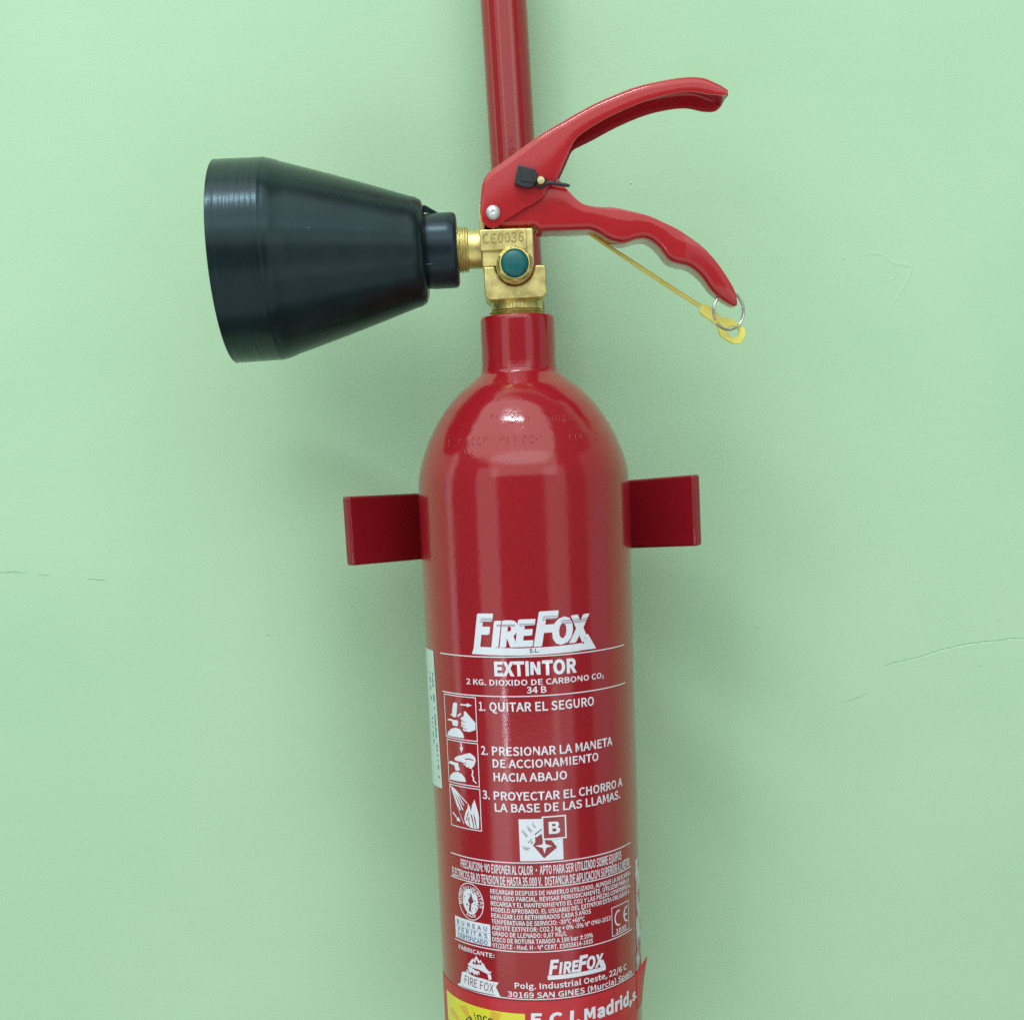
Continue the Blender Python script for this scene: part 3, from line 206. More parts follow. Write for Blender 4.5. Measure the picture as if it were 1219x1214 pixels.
'nÑ': (502, '54 -16 0 147 -16 0 147 268 0 144 348 0 140 410 0 116 410 0 166 314 0 357 -16 0 448 -16 0 448 525 0 355 525 0 355 244 0 358 162 0 363 99 0 386 99 0 336 196 0 145 525 0 54 525 0 318 532 1 386 564 1 418 660 1 342 665 1 327 622 1 316 615 1 273 639 1 200 670 1 132 638 1 101 543 1 176 537 1 190 581 1 202 587 1 245 563 1', '8 9 10 8 10 11 15 16 17 15 17 4 4 17 5 5 17 0 15 4 3 6 5 3 3 5 0 15 3 6 6 3 2 15 6 7 8 11 12 14 15 13 13 15 7 8 12 13 8 13 7 24 25 26 20 21 22 19 20 22 23 24 26 23 26 30 30 26 27 19 22 23 19 23 30 19 30 31 29 30 27 28 29 27 18 19 31'),
'n€': (443, '260 -26 0 357 -5 0 441 62 0 385 127 0 322 77 0 266 64 0 162 115 0 123 256 0 164 395 0 269 445 0 318 434 0 373 392 0 429 458 0 355 514 0 264 535 0 92 460 0 23 254 0 90 49 0 53 225 1 293 225 1 293 285 1 53 285 1', '13 14 15 12 13 15 12 15 9 9 15 8 8 15 16 11 12 10 10 12 9 7 8 16 6 7 16 6 16 17 2 3 4 5 6 17 2 4 5 2 5 17 1 2 17 1 17 0 18 19 20 18 20 21'),
'h,': (193, '35 -187 0 132 -125 0 176 -63 0 191 12 0 182 68 0 151 110 0 102 126 0 59 116 0 26 88 0 14 43 0 26 -1 0 58 -30 0 96 -39 0 59 -42 0 63 -23 0 48 -43 0 -9 -80 0', '5 6 7 5 7 8 4 5 8 4 8 9 3 4 9 3 9 10 2 3 10 2 10 14 14 10 11 2 14 12 12 14 13 15 14 11 12 11 15 2 12 15 2 15 16 1 2 16 1 16 0'),
'h.': (193, '97 -47 0 139 -36 0 169 -5 0 181 39 0 170 83 0 139 115 0 97 126 0 54 115 0 23 83 0 13 39 0 23 -5 0 54 -36 0', '5 6 7 5 7 8 4 5 8 3 4 8 3 8 9 3 9 10 2 3 10 2 10 11 1 2 11 0 1 11'),
'hB': (460, '0 0 0 0 509 0 240 509 0 330 490 0 378 440 0 385 385 0 370 320 0 325 270 0 385 235 0 412 180 0 415 140 0 400 70 0 345 18 0 260 0 0 130 415 0 225 415 0 255 400 0 262 368 0 252 335 0 225 318 0 130 318 0 130 225 0 235 225 0 272 205 0 284 165 0 272 120 0 235 97 0 130 97 0', '0 1 14 14 1 2 14 2 3 14 3 4 14 4 15 15 4 5 0 14 20 16 15 5 17 16 5 17 5 6 18 17 6 19 18 6 19 6 7 0 20 21 21 20 19 21 19 7 21 7 8 21 8 22 22 8 9 0 21 27 23 22 9 24 23 9 24 9 10 25 24 10 25 10 11 26 25 11 0 27 26 0 26 11 0 11 12 0 12 13'),
'hC': (443, '259 -47 0 334 -36 0 395 -7 0 470 61 0 386 158 0 327 105 0 298 90 0 267 85 0 203 105 0 161 160 0 144 256 0 161 350 0 204 405 0 269 424 0 296 420 0 321 408 0 375 361 0 457 460 0 391 517 0 334 545 0 264 556 0 130 519 0 36 413 0 2 254 0 35 95 0 127 -10 0', '19 20 21 18 19 21 18 21 22 17 18 22 16 17 15 15 17 14 14 17 13 13 17 22 12 13 22 12 22 23 11 12 23 10 11 23 9 10 23 9 23 24 8 9 24 3 4 5 7 8 24 3 5 6 7 24 25 3 6 7 3 7 25 2 3 25 1 2 25 1 25 0'),
'hE': (409, '33 -37 0 408 -37 0 408 92 0 171 92 0 171 203 0 364 203 0 364 332 0 171 332 0 171 418 0 400 418 0 400 546 0 33 546 0', '9 10 11 9 11 8 8 11 0 7 8 0 5 6 7 5 7 4 4 7 0 3 4 0 1 2 3 1 3 0'),
'hF': (383, '33 -37 0 171 -37 0 171 191 0 366 191 0 366 320 0 171 320 0 171 418 0 400 418 0 400 546 0 33 546 0', '7 8 9 7 9 6 6 9 0 5 6 0 3 4 5 3 5 2 2 5 0 1 2 0'),
'hI': (203, '33 -37 0 171 -37 0 171 546 0 33 546 0', '1 2 3 1 3 0'),
'hM': (540, '0 0 0 0 509 0 150 509 0 245 250 0 340 509 0 490 509 0 490 0 0 365 0 0 365 300 0 290 90 0 200 90 0 125 300 0 125 0 0', '0 1 2 0 2 11 11 2 3 3 4 5 3 5 8 8 5 6 0 11 12 10 11 3 3 8 9 7 8 6 10 3 9'),
'hN': (470, '0 0 0 0 509 0 140 509 0 285 215 0 285 509 0 415 509 0 415 0 0 275 0 0 130 294 0 130 0 0', '0 1 2 0 2 8 8 2 3 3 4 5 3 5 6 0 8 9 7 8 3 7 3 6'),
'hO': (515, '258 -48 0 392 -9 0 482 98 0 513 256 0 481 413 0 392 519 0 258 557 0 124 519 0 34 413 0 2 256 0 34 98 0 123 -9 0 258 86 0 201 105 0 160 160 0 144 256 0 160 351 0 200 405 0 258 423 0 315 405 0 355 351 0 371 256 0 355 160 0 315 105 0', '5 6 7 4 5 7 4 7 18 18 7 8 4 18 19 17 18 8 3 4 19 17 8 9 3 19 20 16 17 9 3 20 21 15 16 9 2 3 21 15 9 10 2 21 22 14 15 10 2 22 23 13 14 10 12 13 10 2 23 12 1 2 12 12 10 11 1 12 11 0 1 11'),
'hR': (440, '328 -37 0 479 -33 0 345 206 0 376 219 0 427 281 0 445 368 0 416 473 0 336 531 0 232 546 0 33 546 0 33 -37 0 171 -37 0 171 179 0 204 179 0 171 304 0 171 420 0 217 420 0 273 413 0 297 397 0 305 366 0 296 333 0 272 313 0 216 304 0', '7 8 9 7 9 15 15 9 10 6 7 15 5 6 17 17 6 16 16 6 15 14 15 10 5 17 18 5 18 19 4 5 19 4 19 20 4 20 21 4 21 22 4 22 14 4 14 12 12 14 10 3 4 12 2 3 12 1 2 13 13 2 12 1 13 0 11 12 10'),
'hT': (415, '139 -37 0 277 -37 0 277 418 0 431 418 0 431 546 0 -16 546 0 -16 418 0 139 418 0', '3 4 5 3 5 6 2 3 6 1 2 7 7 2 6 1 7 0'),
'hX': (397, '-46 -34 0 102 -37 0 186 120 0 199 147 0 213 174 0 217 183 0 174 183 0 180 173 0 194 146 0 208 120 0 294 -37 0 445 -33 0 280 260 0 434 543 0 287 546 0 208 396 0 196 372 0 184 347 0 181 341 0 224 341 0 220 349 0 207 373 0 194 397 0 115 546 0 -36 543 0 118 263 0', '13 14 15 22 23 24 12 13 15 22 24 25 21 22 16 16 22 25 12 15 21 21 15 16 12 21 20 17 16 25 12 20 19 18 17 25 12 19 18 12 18 25 12 25 6 6 25 0 11 12 5 5 12 6 11 5 4 7 6 0 11 4 3 8 7 0 11 3 9 9 3 2 9 8 2 2 8 0 1 2 0 11 9 10'),
'ha': (390, '150 -47 0 207 -37 0 256 -14 0 288 8 0 245 8 0 251 -37 0 372 -37 0 372 235 0 357 329 0 301 400 0 207 424 0 138 415 0 81 394 0 7 352 0 67 243 0 130 280 0 162 292 0 192 296 0 219 288 0 230 272 0 231 268 0 127 248 0 35 192 0 2 100 0 22 20 0 76 -30 0 169 80 0 151 83 0 144 89 0 141 100 0 148 120 0 185 141 0 235 151 0 235 110 0 217 96 0 192 84 0', '9 10 11 9 11 12 8 9 12 8 12 13 8 13 16 16 13 15 15 13 14 7 8 18 18 8 17 17 8 16 7 18 19 7 19 20 7 20 21 7 21 22 6 7 32 32 7 22 32 22 31 31 22 23 6 32 33 30 31 23 29 30 23 6 33 34 28 29 23 28 23 24 6 34 35 27 28 24 6 35 26 26 27 24 6 26 3 3 26 24 3 24 4 4 24 25 6 3 2 5 4 25 6 2 5 5 2 1 5 25 1 1 25 0'),
'hd': (430, '190 -47 0 247 -37 0 295 -14 0 320 7 0 276 7 0 282 -37 0 404 -37 0 404 590 0 266 590 0 266 407 0 274 402 0 292 399 0 250 417 0 197 425 0 98 395 0 26 311 0 -1 189 0 21 65 0 89 -18 0 209 82 0 173 93 0 150 125 0 140 188 0 152 249 0 178 283 0 215 295 0 232 293 0 254 284 0 266 275 0 266 112 0 250 98 0 228 86 0', '6 7 8 6 8 11 11 8 9 12 13 14 11 12 9 9 12 14 10 9 14 11 10 14 6 11 28 28 11 27 27 11 14 27 14 26 26 14 25 25 14 15 25 15 24 24 15 16 23 24 16 6 28 29 22 23 16 22 16 17 21 22 17 20 21 17 6 29 30 6 30 31 19 20 17 6 31 19 6 19 3 3 19 17 3 17 4 4 17 18 6 3 2 5 4 18 6 2 5 5 2 1 5 18 1 1 18 0'),
'hi': (190, '27 -37 0 165 -37 0 165 414 0 27 414 0 96 417 1 137 426 1 166 456 1 176 497 1 166 538 1 136 567 1 96 576 1 55 567 1 26 538 1 16 497 1 26 456 1 55 427 1', '1 2 3 1 3 0 9 10 11 8 9 11 8 11 12 7 8 12 7 12 13 6 7 13 6 13 14 6 14 15 5 6 15 5 15 4'),
'hl': (197, '127 -46 0 150 -45 0 166 -42 0 210 -30 0 189 86 0 149 81 0 159 78 0 165 69 0 165 74 0 165 590 0 27 590 0 27 72 0 35 15 0 71 -32 0', '8 9 10 8 10 6 6 10 5 5 10 11 3 4 8 8 4 6 6 4 5 6 5 11 7 6 11 3 8 7 7 11 12 3 7 12 3 12 13 2 3 13 2 13 0 1 2 0'),
'hr': (269, '27 -37 0 165 -37 0 165 233 0 185 269 0 207 288 0 226 293 0 232 292 0 239 291 0 287 277 0 314 401 0 270 419 0 250 423 0 227 424 0 174 411 0 127 376 0 141 373 0 149 414 0 27 414 0', '11 12 13 10 11 13 9 10 13 15 16 17 15 17 14 14 17 0 9 13 14 8 9 14 8 14 7 7 14 6 6 14 5 5 14 4 4 14 3 3 14 2 2 14 0 1 2 0'),
'hs': (325, '164 -47 0 254 -28 0 316 26 0 338 103 0 314 181 0 258 226 0 199 252 0 162 266 0 145 278 0 142 285 0 144 289 0 151 295 0 174 300 0 195 297 0 215 288 0 267 254 0 343 353 0 274 398 0 227 417 0 172 424 0 86 407 0 26 355 0 4 279 0 28 206 0 81 161 0 138 137 0 176 121 0 196 107 0 200 97 0 198 90 0 189 83 0 164 78 0 133 82 0 105 94 0 44 137 0 -30 34 0 45 -17 0 101 -38 0', '18 19 20 17 18 20 17 20 21 16 17 21 16 21 22 15 16 14 14 16 13 13 16 12 12 16 22 11 12 22 10 11 22 9 10 22 8 9 22 8 22 23 7 8 23 6 7 23 5 6 23 4 5 23 4 23 24 3 4 24 3 24 25 33 34 35 3 25 26 3 26 27 3 27 28 2 3 28 2 28 29 32 33 35 2 29 30 2 30 31 31 32 35 2 31 35 2 35 36 1 2 36 1 36 37 0 1 37'),
'l ': (155, '', ''),
'l0': (385, '193 -7 0 307 58 0 349 256 0 307 452 0 193 516 0 79 452 0 37 256 0 79 58 0 193 40 0 121 92 0 94 256 0 121 419 0 193 470 0 265 419 0 292 256 0 265 92 0', '3 4 12 12 4 5 3 12 13 11 12 5 2 3 13 11 5 6 2 13 14 10 11 6 2 14 15 9 10 6 9 6 7 1 2 15 1 15 8 8 9 7 8 7 0 0 1 8'),
'l3': (385, '183 -7 0 297 31 0 344 136 0 314 220 0 237 264 0 237 270 0 303 315 0 327 391 0 286 483 0 180 516 0 103 499 0 42 457 0 73 420 0 120 455 0 179 469 0 243 446 0 267 386 0 235 315 0 126 287 0 126 242 0 248 214 0 284 138 0 255 68 0 179 42 0 104 60 0 53 99 0 23 61 0 85 14 0', '8 9 10 8 10 11 7 8 15 15 8 14 14 8 11 13 14 11 13 11 12 7 15 16 6 7 16 6 16 17 6 17 18 5 6 18 5 18 19 4 5 19 3 4 19 3 19 20 2 3 20 2 20 21 2 21 22 1 2 22 24 25 26 1 22 23 24 26 27 23 24 27 1 23 27 0 1 27'),
'l6': (385, '209 -7 0 310 38 0 353 156 0 315 275 0 214 314 0 154 298 0 97 252 0 137 421 0 230 468 0 275 457 0 310 430 0 344 466 0 295 502 0 227 516 0 98 454 0 41 243 0 89 55 0 98 205 0 152 256 0 204 271 0 274 240 0 297 156 0 272 71 0 209 39 0 131 82 0', '12 13 14 11 12 8 8 12 14 11 8 9 7 8 14 10 11 9 7 14 15 6 7 15 3 4 5 3 5 19 19 5 6 2 3 20 20 3 19 18 19 6 17 18 6 17 6 15 17 15 16 2 20 21 24 17 16 1 2 21 1 21 22 23 24 16 1 22 23 23 16 0 1 23 0'),
'lA': (422, '5 2 0 66 2 0 115 157 0 304 157 0 353 2 0 417 2 0 245 507 0 176 507 0 130 204 0 156 285 0 182 371 0 207 459 0 213 459 0 238 371 0 264 285 0 289 204 0', '5 6 12 12 6 7 12 7 11 11 7 0 5 12 13 10 11 0 5 13 14 9 10 0 8 9 0 5 14 15 5 15 3 3 15 8 3 8 2 2 8 0 5 3 4 1 2 0'),
'lB': (456, '72 2 0 232 2 0 370 39 0 423 149 0 394 230 0 320 270 0 320 275 0 375 317 0 394 384 0 346 479 0 221 507 0 72 507 0 132 291 0 132 460 0 213 460 0 304 441 0 335 376 0 305 313 0 210 291 0 132 49 0 132 245 0 223 245 0 327 223 0 364 151 0 327 74 0 223 49 0', '9 10 11 9 11 13 13 11 0 8 9 15 15 9 14 14 9 13 12 13 0 8 15 16 7 8 16 7 16 17 6 7 17 6 17 18 6 18 12 6 12 20 20 12 0 5 6 20 4 5 21 21 5 20 4 21 22 19 20 0 3 4 22 3 22 23 3 23 24 2 3 24 2 24 25 2 25 19 2 19 0 1 2 0'),
'lC': (443, '262 -7 0 349 12 0 415 64 0 382 102 0 330 61 0 264 45 0 147 102 0 104 256 0 149 408 0 266 464 0 326 450 0 371 417 0 403 455 0 347 497 0 266 516 0 106 446 0 42 254 0 105 62 0', '13 14 15 12 13 9 9 13 15 12 9 10 8 9 15 11 12 10 8 15 16 7 8 16 6 7 16 6 16 17 5 6 17 2 3 4 1 2 4 5 17 0 1 4 5 1 5 0'),
'lD': (477, '72 2 0 200 2 0 374 69 0 435 256 0 374 442 0 197 507 0 72 507 0 132 51 0 132 459 0 192 459 0 328 406 0 373 256 0 328 105 0 192 51 0', '4 5 6 4 6 9 9 6 8 8 6 0 4 9 10 7 8 0 3 4 10 3 10 11 3 11 12 2 3 12 2 12 13 1 2 13 1 13 7 1 7 0'),
'lE': (409, '72 2 0 369 2 0 369 53 0 132 53 0 132 242 0 325 242 0 325 293 0 132 293 0 132 457 0 361 457 0 361 507 0 72 507 0', '9 10 11 9 11 8 8 11 0 7 8 0 5 6 7 5 7 4 4 7 0 3 4 0 1 2 3 1 3 0'),
'lF': (383, '72 2 0 132 2 0 132 230 0 327 230 0 327 281 0 132 281 0 132 457 0 361 457 0 361 507 0 72 507 0', '7 8 9 7 9 6 6 9 0 5 6 0 3 4 5 3 5 2 2 5 0 1 2 0'),
'lI': (203, '72 2 0 132 2 0 132 507 0 72 507 0', '1 2 3 1 3 0'),
'lN': (502, '72 2 0 129 2 0 129 267 0 126 348 0 121 428 0 127 428 0 182 322 0 367 2 0 430 2 0 430 507 0 373 507 0 373 244 0 376 163 0 382 81 0 375 81 0 320 187 0 134 507 0 72 507 0', '8 9 10 8 10 11 15 16 17 15 17 5 5 17 4 4 17 0 15 5 6 3 4 0 2 3 0 15 6 7 1 2 0 8 11 12 14 15 7 8 12 13 8 13 14 8 14 7'),
'lO': (515, '258 -7 0 413 64 0 473 256 0 413 447 0 258 516 0 103 447 0 42 256 0 103 64 0 258 45 0 146 103 0 104 256 0 146 408 0 258 464 0 369 408 0 411 256 0 369 103 0', '3 4 12 12 4 5 3 12 13 11 12 5 2 3 13 11 5 6 10 11 6 2 13 14 2 14 15 9 10 6 1 2 15 9 6 7 1 15 8 8 9 7 0 1 8 8 7 0'),
'lR': (440, '350 2 0 418 2 0 290 224 0 374 272 0 405 367 0 355 476 0 229 507 0 72 507 0 72 2 0 132 2 0 132 218 0 227 218 0 132 265 0 132 459 0 220 459 0 313 438 0 345 367 0 313 290 0 220 265 0', '5 6 7 5 7 13 13 7 8 4 5 15 15 5 14 14 5 13 12 13 8 4 15 16 4 16 17 3 4 17 3 17 18 2 3 18 2 18 12 2 12 10 10 12 8 1 2 11 11 2 10 1 11 0 9 10 8'),
'lS': (413, '211 -7 0 336 35 0 382 136 0 352 221 0 278 270 0 206 301 0 148 332 0 120 388 0 147 444 0 217 464 0 282 451 0 333 417 0 364 455 0 301 499 0 217 516 0 104 479 0 59 383 0 93 299 0 161 254 0 234 223 0 296 188 0 321 130 0 292 68 0 212 45 0 135 63 0 72 108 0 36 66 0 112 13 0', '13 14 15 12 13 15 12 15 9 9 15 8 8 15 16 12 9 10 11 12 10 7 8 16 6 7 16 6 16 17 5 6 17 4 5 17 4 17 18 3 4 18 3 18 19 3 19 20 2 3 20 2 20 21 1 2 21 1 21 22 24 25 26 1 22 23 24 26 27 23 24 27 1 23 27 0 1 27'),
'lT': (415, '178 2 0 238 2 0 238 457 0 392 457 0 392 507 0 23 507 0 23 457 0 178 457 0', '3 4 5 3 5 6 2 3 6 1 2 7 7 2 6 1 7 0'),
'lU': (500, '251 -7 0 379 41 0 431 210 0 431 507 0 373 507 0 373 208 0 338 80 0 251 45 0 165 81 0 130 208 0 130 507 0 70 507 0 70 210 0 122 41 0', '2 3 4 2 4 5 9 10 11 9 11 12 1 2 5 9 12 13 8 9 13 1 5 6 7 8 13 1 6 7 1 7 13 1 13 0'),
'lV': (399, '165 2 0 236 2 0 397 507 0 335 507 0 254 233 0 230 149 0 204 63 0 199 63 0 173 149 0 149 233 0 67 507 0 3 507 0', '1 2 3 1 3 4 9 10 11 9 11 0 1 4 5 8 9 0 1 5 6 7 8 0 1 6 7 1 7 0'),
'lX': (397, '15 2 0 79 2 0 151 138 0 171 178 0 193 222 0 198 222 0 221 178 0 242 138 0 317 2 0 384 2 0 235 260 0 373 507 0 310 507 0 243 378 0 225 343 0 206 302 0 201 302 0 179 343 0 160 378 0 91 507 0 25 507 0 163 263 0', '19 20 21 10 11 12 10 12 13 18 19 21 10 13 14 17 18 21 10 14 15 16 17 21 10 15 16 10 16 21 10 21 4 4 21 0 9 10 5 5 10 4 9 5 6 3 4 0 9 6 7 2 3 0 9 7 8 1 2 0'),
'l€': (443, '262 -7 0 349 12 0 415 64 0 382 102 0 330 61 0 264 45 0 147 102 0 104 256 0 149 408 0 266 464 0 326 450 0 371 417 0 403 455 0 347 497 0 266 516 0 106 446 0 42 254 0 105 62 0 72 225 1 312 225 1 312 285 1 72 285 1', '13 14 15 12 13 9 9 13 15 12 9 10 8 9 15 11 12 10 8 15 16 7 8 16 6 7 16 6 16 17 5 6 17 2 3 4 1 2 4 5 17 0 1 4 5 1 5 0 18 19 20 18 20 21')}

# ---------------------------------------------------------------- helpers
def W(x, y, z): return Vector((x/1000, y/1000, EYE + z/1000))
def nodes(name):
    m = bpy.data.materials.new(name); m.use_nodes = True
    nt = m.node_tree; return m, nt, nt.nodes['Principled BSDF']
def bump(nt, bsdf, parts, dist=.001):
    geo = nt.nodes.new('ShaderNodeNewGeometry'); last = None
    for scale, det, strength, stretch in parts:
        mp = nt.nodes.new('ShaderNodeMapping'); mp.inputs['Scale'].default_value = stretch
        nt.links.new(geo.outputs['Position'], mp.inputs['Vector'])
        n = nt.nodes.new('ShaderNodeTexNoise'); n.inputs['Scale'].default_value = scale; n.inputs['Detail'].default_value = det
        nt.links.new(mp.outputs['Vector'], n.inputs['Vector'])
        b = nt.nodes.new('ShaderNodeBump'); b.inputs['Strength'].default_value = strength; b.inputs['Distance'].default_value = dist
        nt.links.new(n.outputs['Fac'], b.inputs['Height'])
        if last: nt.links.new(last.outputs['Normal'], b.inputs['Normal'])
        last = b
    nt.links.new(last.outputs['Normal'], bsdf.inputs['Normal'])
    return last
def vary(nt, bsdf, c0, c1, scale, det=3, stretch=(1, 1, 1), lo=.35, hi=.65):
    geo = nt.nodes.new('ShaderNodeNewGeometry'); mp = nt.nodes.new('ShaderNodeMapping'); mp.inputs['Scale'].default_value = stretch
    nt.links.new(geo.outputs['Position'], mp.inputs['Vector'])
    n = nt.nodes.new('ShaderNodeTexNoise'); n.inputs['Scale'].default_value = scale; n.inputs['Detail'].default_value = det
    nt.links.new(mp.outputs['Vector'], n.inputs['Vector'])
    r = nt.nodes.new('ShaderNodeValToRGB'); r.color_ramp.elements[0].position = lo; r.color_ramp.elements[1].position = hi
    r.color_ramp.elements[0].color = (*c0, 1); r.color_ramp.elements[1].color = (*c1, 1)
    nt.links.new(n.outputs['Fac'], r.inputs['Fac']); nt.links.new(r.outputs['Color'], bsdf.inputs['Base Color'])
    return n
def mat_paint(name, c0, c1, rough, coat, coat_rough, orange=.05):
    m, nt, b = nodes(name)
    vary(nt, b, c0, c1, 900, 2)
    b.inputs['Roughness'].default_value = rough
    b.inputs['Coat Weight'].default_value = coat; b.inputs['Coat Roughness'].default_value = coat_rough
    geo = nt.nodes.new('ShaderNodeNewGeometry'); n = nt.nodes.new('ShaderNodeTexNoise'); n.inputs['Scale'].default_value = 22; n.inputs['Detail'].default_value = 7
    nt.links.new(geo.outputs['Position'], n.inputs['Vector'])
    r = nt.nodes.new('ShaderNodeMapRange'); r.inputs['From Min'].default_value = .35; r.inputs['From Max'].default_value = .68
    r.inputs['To Min'].default_value = coat_rough*.6; r.inputs['To Max'].default_value = coat_rough*1.9      # handled, slightly dulled patches
    nt.links.new(n.outputs['Fac'], r.inputs['Value']); nt.links.new(r.outputs['Result'], b.inputs['Coat Roughness'])
    l = bump(nt, b, [(260, 2, orange, (1, 1, 1)), (1500, 2, orange*.6, (1, 1, 1))], .0006)
    nt.links.new(l.outputs['Normal'], b.inputs['Coat Normal'])
    return m
def mat_simple(name, c, rough, metal=0, c2=None, vs=400, bs=0, bscale=600, coat=0, spec=None):
    m, nt, b = nodes(name)
    c2 = c2 or tuple(v*.88 for v in c)
    vary(nt, b, c2, c, vs, 3)
    b.inputs['Roughness'].default_value = rough; b.inputs['Metallic'].default_value = metal; b.inputs['Coat Weight'].default_value = coat
    if spec is not None: b.inputs['Specular IOR Level'].default_value = spec
    if bs: bump(nt, b, [(bscale, 3, bs, (1, 1, 1))], .0005)
    return m
M = {}
M['red'] = mat_paint('red_bottle_paint', (.262, .006, .0125), (.298, .008, .016), .38, 1.0, .09, .08)
M['red_pole'] = mat_paint('red_pole_paint', (.265, .013, .016), (.295, .017, .020), .4, 1.0, .06, .04)
M['red_bracket_shaded'] = mat_paint('red_bracket_shaded_paint', (.20, .006, .011), (.225, .007, .013), .35, 1.0, .1, .05)  # darker than the pole's red: the arms' shade is put into the colour
M['red_handle'] = mat_paint('red_handle_enamel', (.36, .012, .018), (.40, .016, .022), .3, 1.0, .1, .04)
M['brass'] = mat_simple('brass', (.80, .72, .30), .40, .82, (.50, .43, .17), 150, .12, 500)
M['brass_dark'] = mat_simple('cast_brass', (.36, .30, .11), .6, .7, (.28, .23, .08), 300, .1, 600)
M['green'] = mat_simple('green_plastic', (.0, .12, .125), .4, 0, (.0, .09, .10), 300, .1, 300, 0, .4)
M['steel'] = mat_simple('zinc_steel', (.62, .66, .68), .45, .6, (.52, .56, .58), 500, .08, 500)
M['ring'] = mat_simple('ring_steel', (.62, .62, .58), .25, 1)
M['pin'] = mat_simple('brass_pin', (.80, .74, .42), .3, 1)
M['black'] = mat_simple('black_plastic', (.012, .017, .022), .45, 0, (.008, .012, .016), 500, .1, 800)
M['horn'] = mat_simple('horn_plastic', (.008, .016, .0165), .25, 0, (.005, .010, .0105), 60, .06, 220)
M['horn_collar'] = mat_simple('collar_plastic', (.012, .018, .024), .28, 0, (.009, .014, .019), 90, .05, 300)
M['dust'] = mat_simple('dust', (.55, .58, .55), .9)
M['yellow'] = mat_simple('yellow_plastic', (.78, .74, .17), .45, 0, (.72, .68, .13), 200)
M['yellow_strap'] = mat_simple('yellow_tie_plastic', (.62, .57, .13), .5, 0, (.55, .50, .10), 200)
for k in ('yellow', 'yellow_strap'):
    b_ = M[k].node_tree.nodes['Principled BSDF']; b_.inputs['Subsurface Weight'].default_value = .3; b_.inputs['Subsurface Radius'].default_value = (.002, .002, .001)
def pr_mat(name, c, rough=.45): return mat_simple(name, c, rough, 0, tuple(v*.9 for v in c), 1200, 0, 1, .6)
M['print'] = pr_mat('white_print', (.68, .74, .82)); M['print_dark'] = pr_mat('black_print', (.015, .02, .03)); M['print_grey'] = pr_mat('grey_print', (.34, .40, .44))
M['print_blue'] = pr_mat('blue_print', (.10, .16, .30)); M['print_teal'] = pr_mat('teal_print', (.03, .16, .20)); M['red_print'] = pr_mat('red_knockout', (.26, .012, .02)); M['red_thin'] = pr_mat('dark_red_print', (.16, .02, .045))
M['sticker_red'] = mat_simple('red_vinyl', (.48, .02, .03), .4, 0, (.42, .015, .024), 150, .05, 200)
M['sticker_yellow'] = pr_mat('yellow_vinyl', (.68, .66, .02)); M['sticker_amber'] = pr_mat('amber_print', (.68, .42, .03)); M['sticker_orange'] = pr_mat('orange_print', (.55, .12, .02))
M['sticker_white'] = pr_mat('pale_paper', (.50, .66, .62), .6)
m, nt, b_ = nodes('torn_paper'); vary(nt, b_, (.34, .20, .18), (.50, .60, .55), 130, 2, (1, 1, 1), .40, .58); b_.inputs['Roughness'].default_value = .8; M['sticker_torn'] = m
m, nt, b_ = nodes('green_wall_paint')
vary(nt, b_, (.380, .616, .398), (.414, .648, .430), 5, 7); b_.inputs['Roughness'].default_value = .55; b_.inputs['Specular IOR Level'].default_value = .3
bump(nt, b_, [(7, 3, .06, (1, 1, 1.6)), (14, 4, .05, (.35, 1, 3.5)), (60, 3, .015, (1, 1, 1.6)), (520, 4, .045, (1, 1, 1.2))], .004)
M['wall'] = m

for k in ('red', 'red_pole', 'red_bracket_shaded', 'red_handle'): M[k].node_tree.nodes['Principled BSDF'].inputs['Specular IOR Level'].default_value = .05
for k in ('horn', 'horn_collar'): M[k].node_tree.nodes['Principled BSDF'].inputs['Specular Tint'].default_value = (.55, .85, 1, 1)

for k in ('horn', 'horn_collar'): M[k].node_tree.nodes['Principled BSDF'].inputs['Specular IOR Level'].default_value = .36


def finish(name, bm, mat, parent=None, smooth=True, angle=35, bevel=0, segs=2, sub=0):
    bmesh.ops.recalc_face_normals(bm, faces=bm.faces)
    me = bpy.data.meshes.new(name); bm.to_mesh(me); bm.free()
    for mm in (mat if isinstance(mat, (list, tuple)) else [mat]): me.materials.append(mm)
    o = bpy.data.objects.new(name, me); COL.objects.link(o)
    if smooth:
        me.polygons.foreach_set('use_smooth', [True]*len(me.polygons))
        me.set_sharp_from_angle(angle=R(angle))
    if bevel:
        b = o.modifiers.new('bevel', 'BEVEL'); b.width = bevel/1000; b.segments = segs; b.limit_method = 'ANGLE'; b.angle_limit = R(40)
        b.harden_normals = False
    if parent: attach(o, parent)
    return o
def attach(o, parent):
    o.parent = parent
    if parent.type == 'EMPTY': o.matrix_parent_inverse = Matrix.Translation(-parent.location)
def thing(name, label, cat, loc, group=None):
    o = bpy.data.objects.new(name, None); COL.objects.link(o); o.location = loc; o.empty_display_size = .05
    o['label'] = label; o['category'] = cat
    if group: o['group'] = group
    return o
def tag(o, label, cat): o['label'] = label; o['category'] = cat
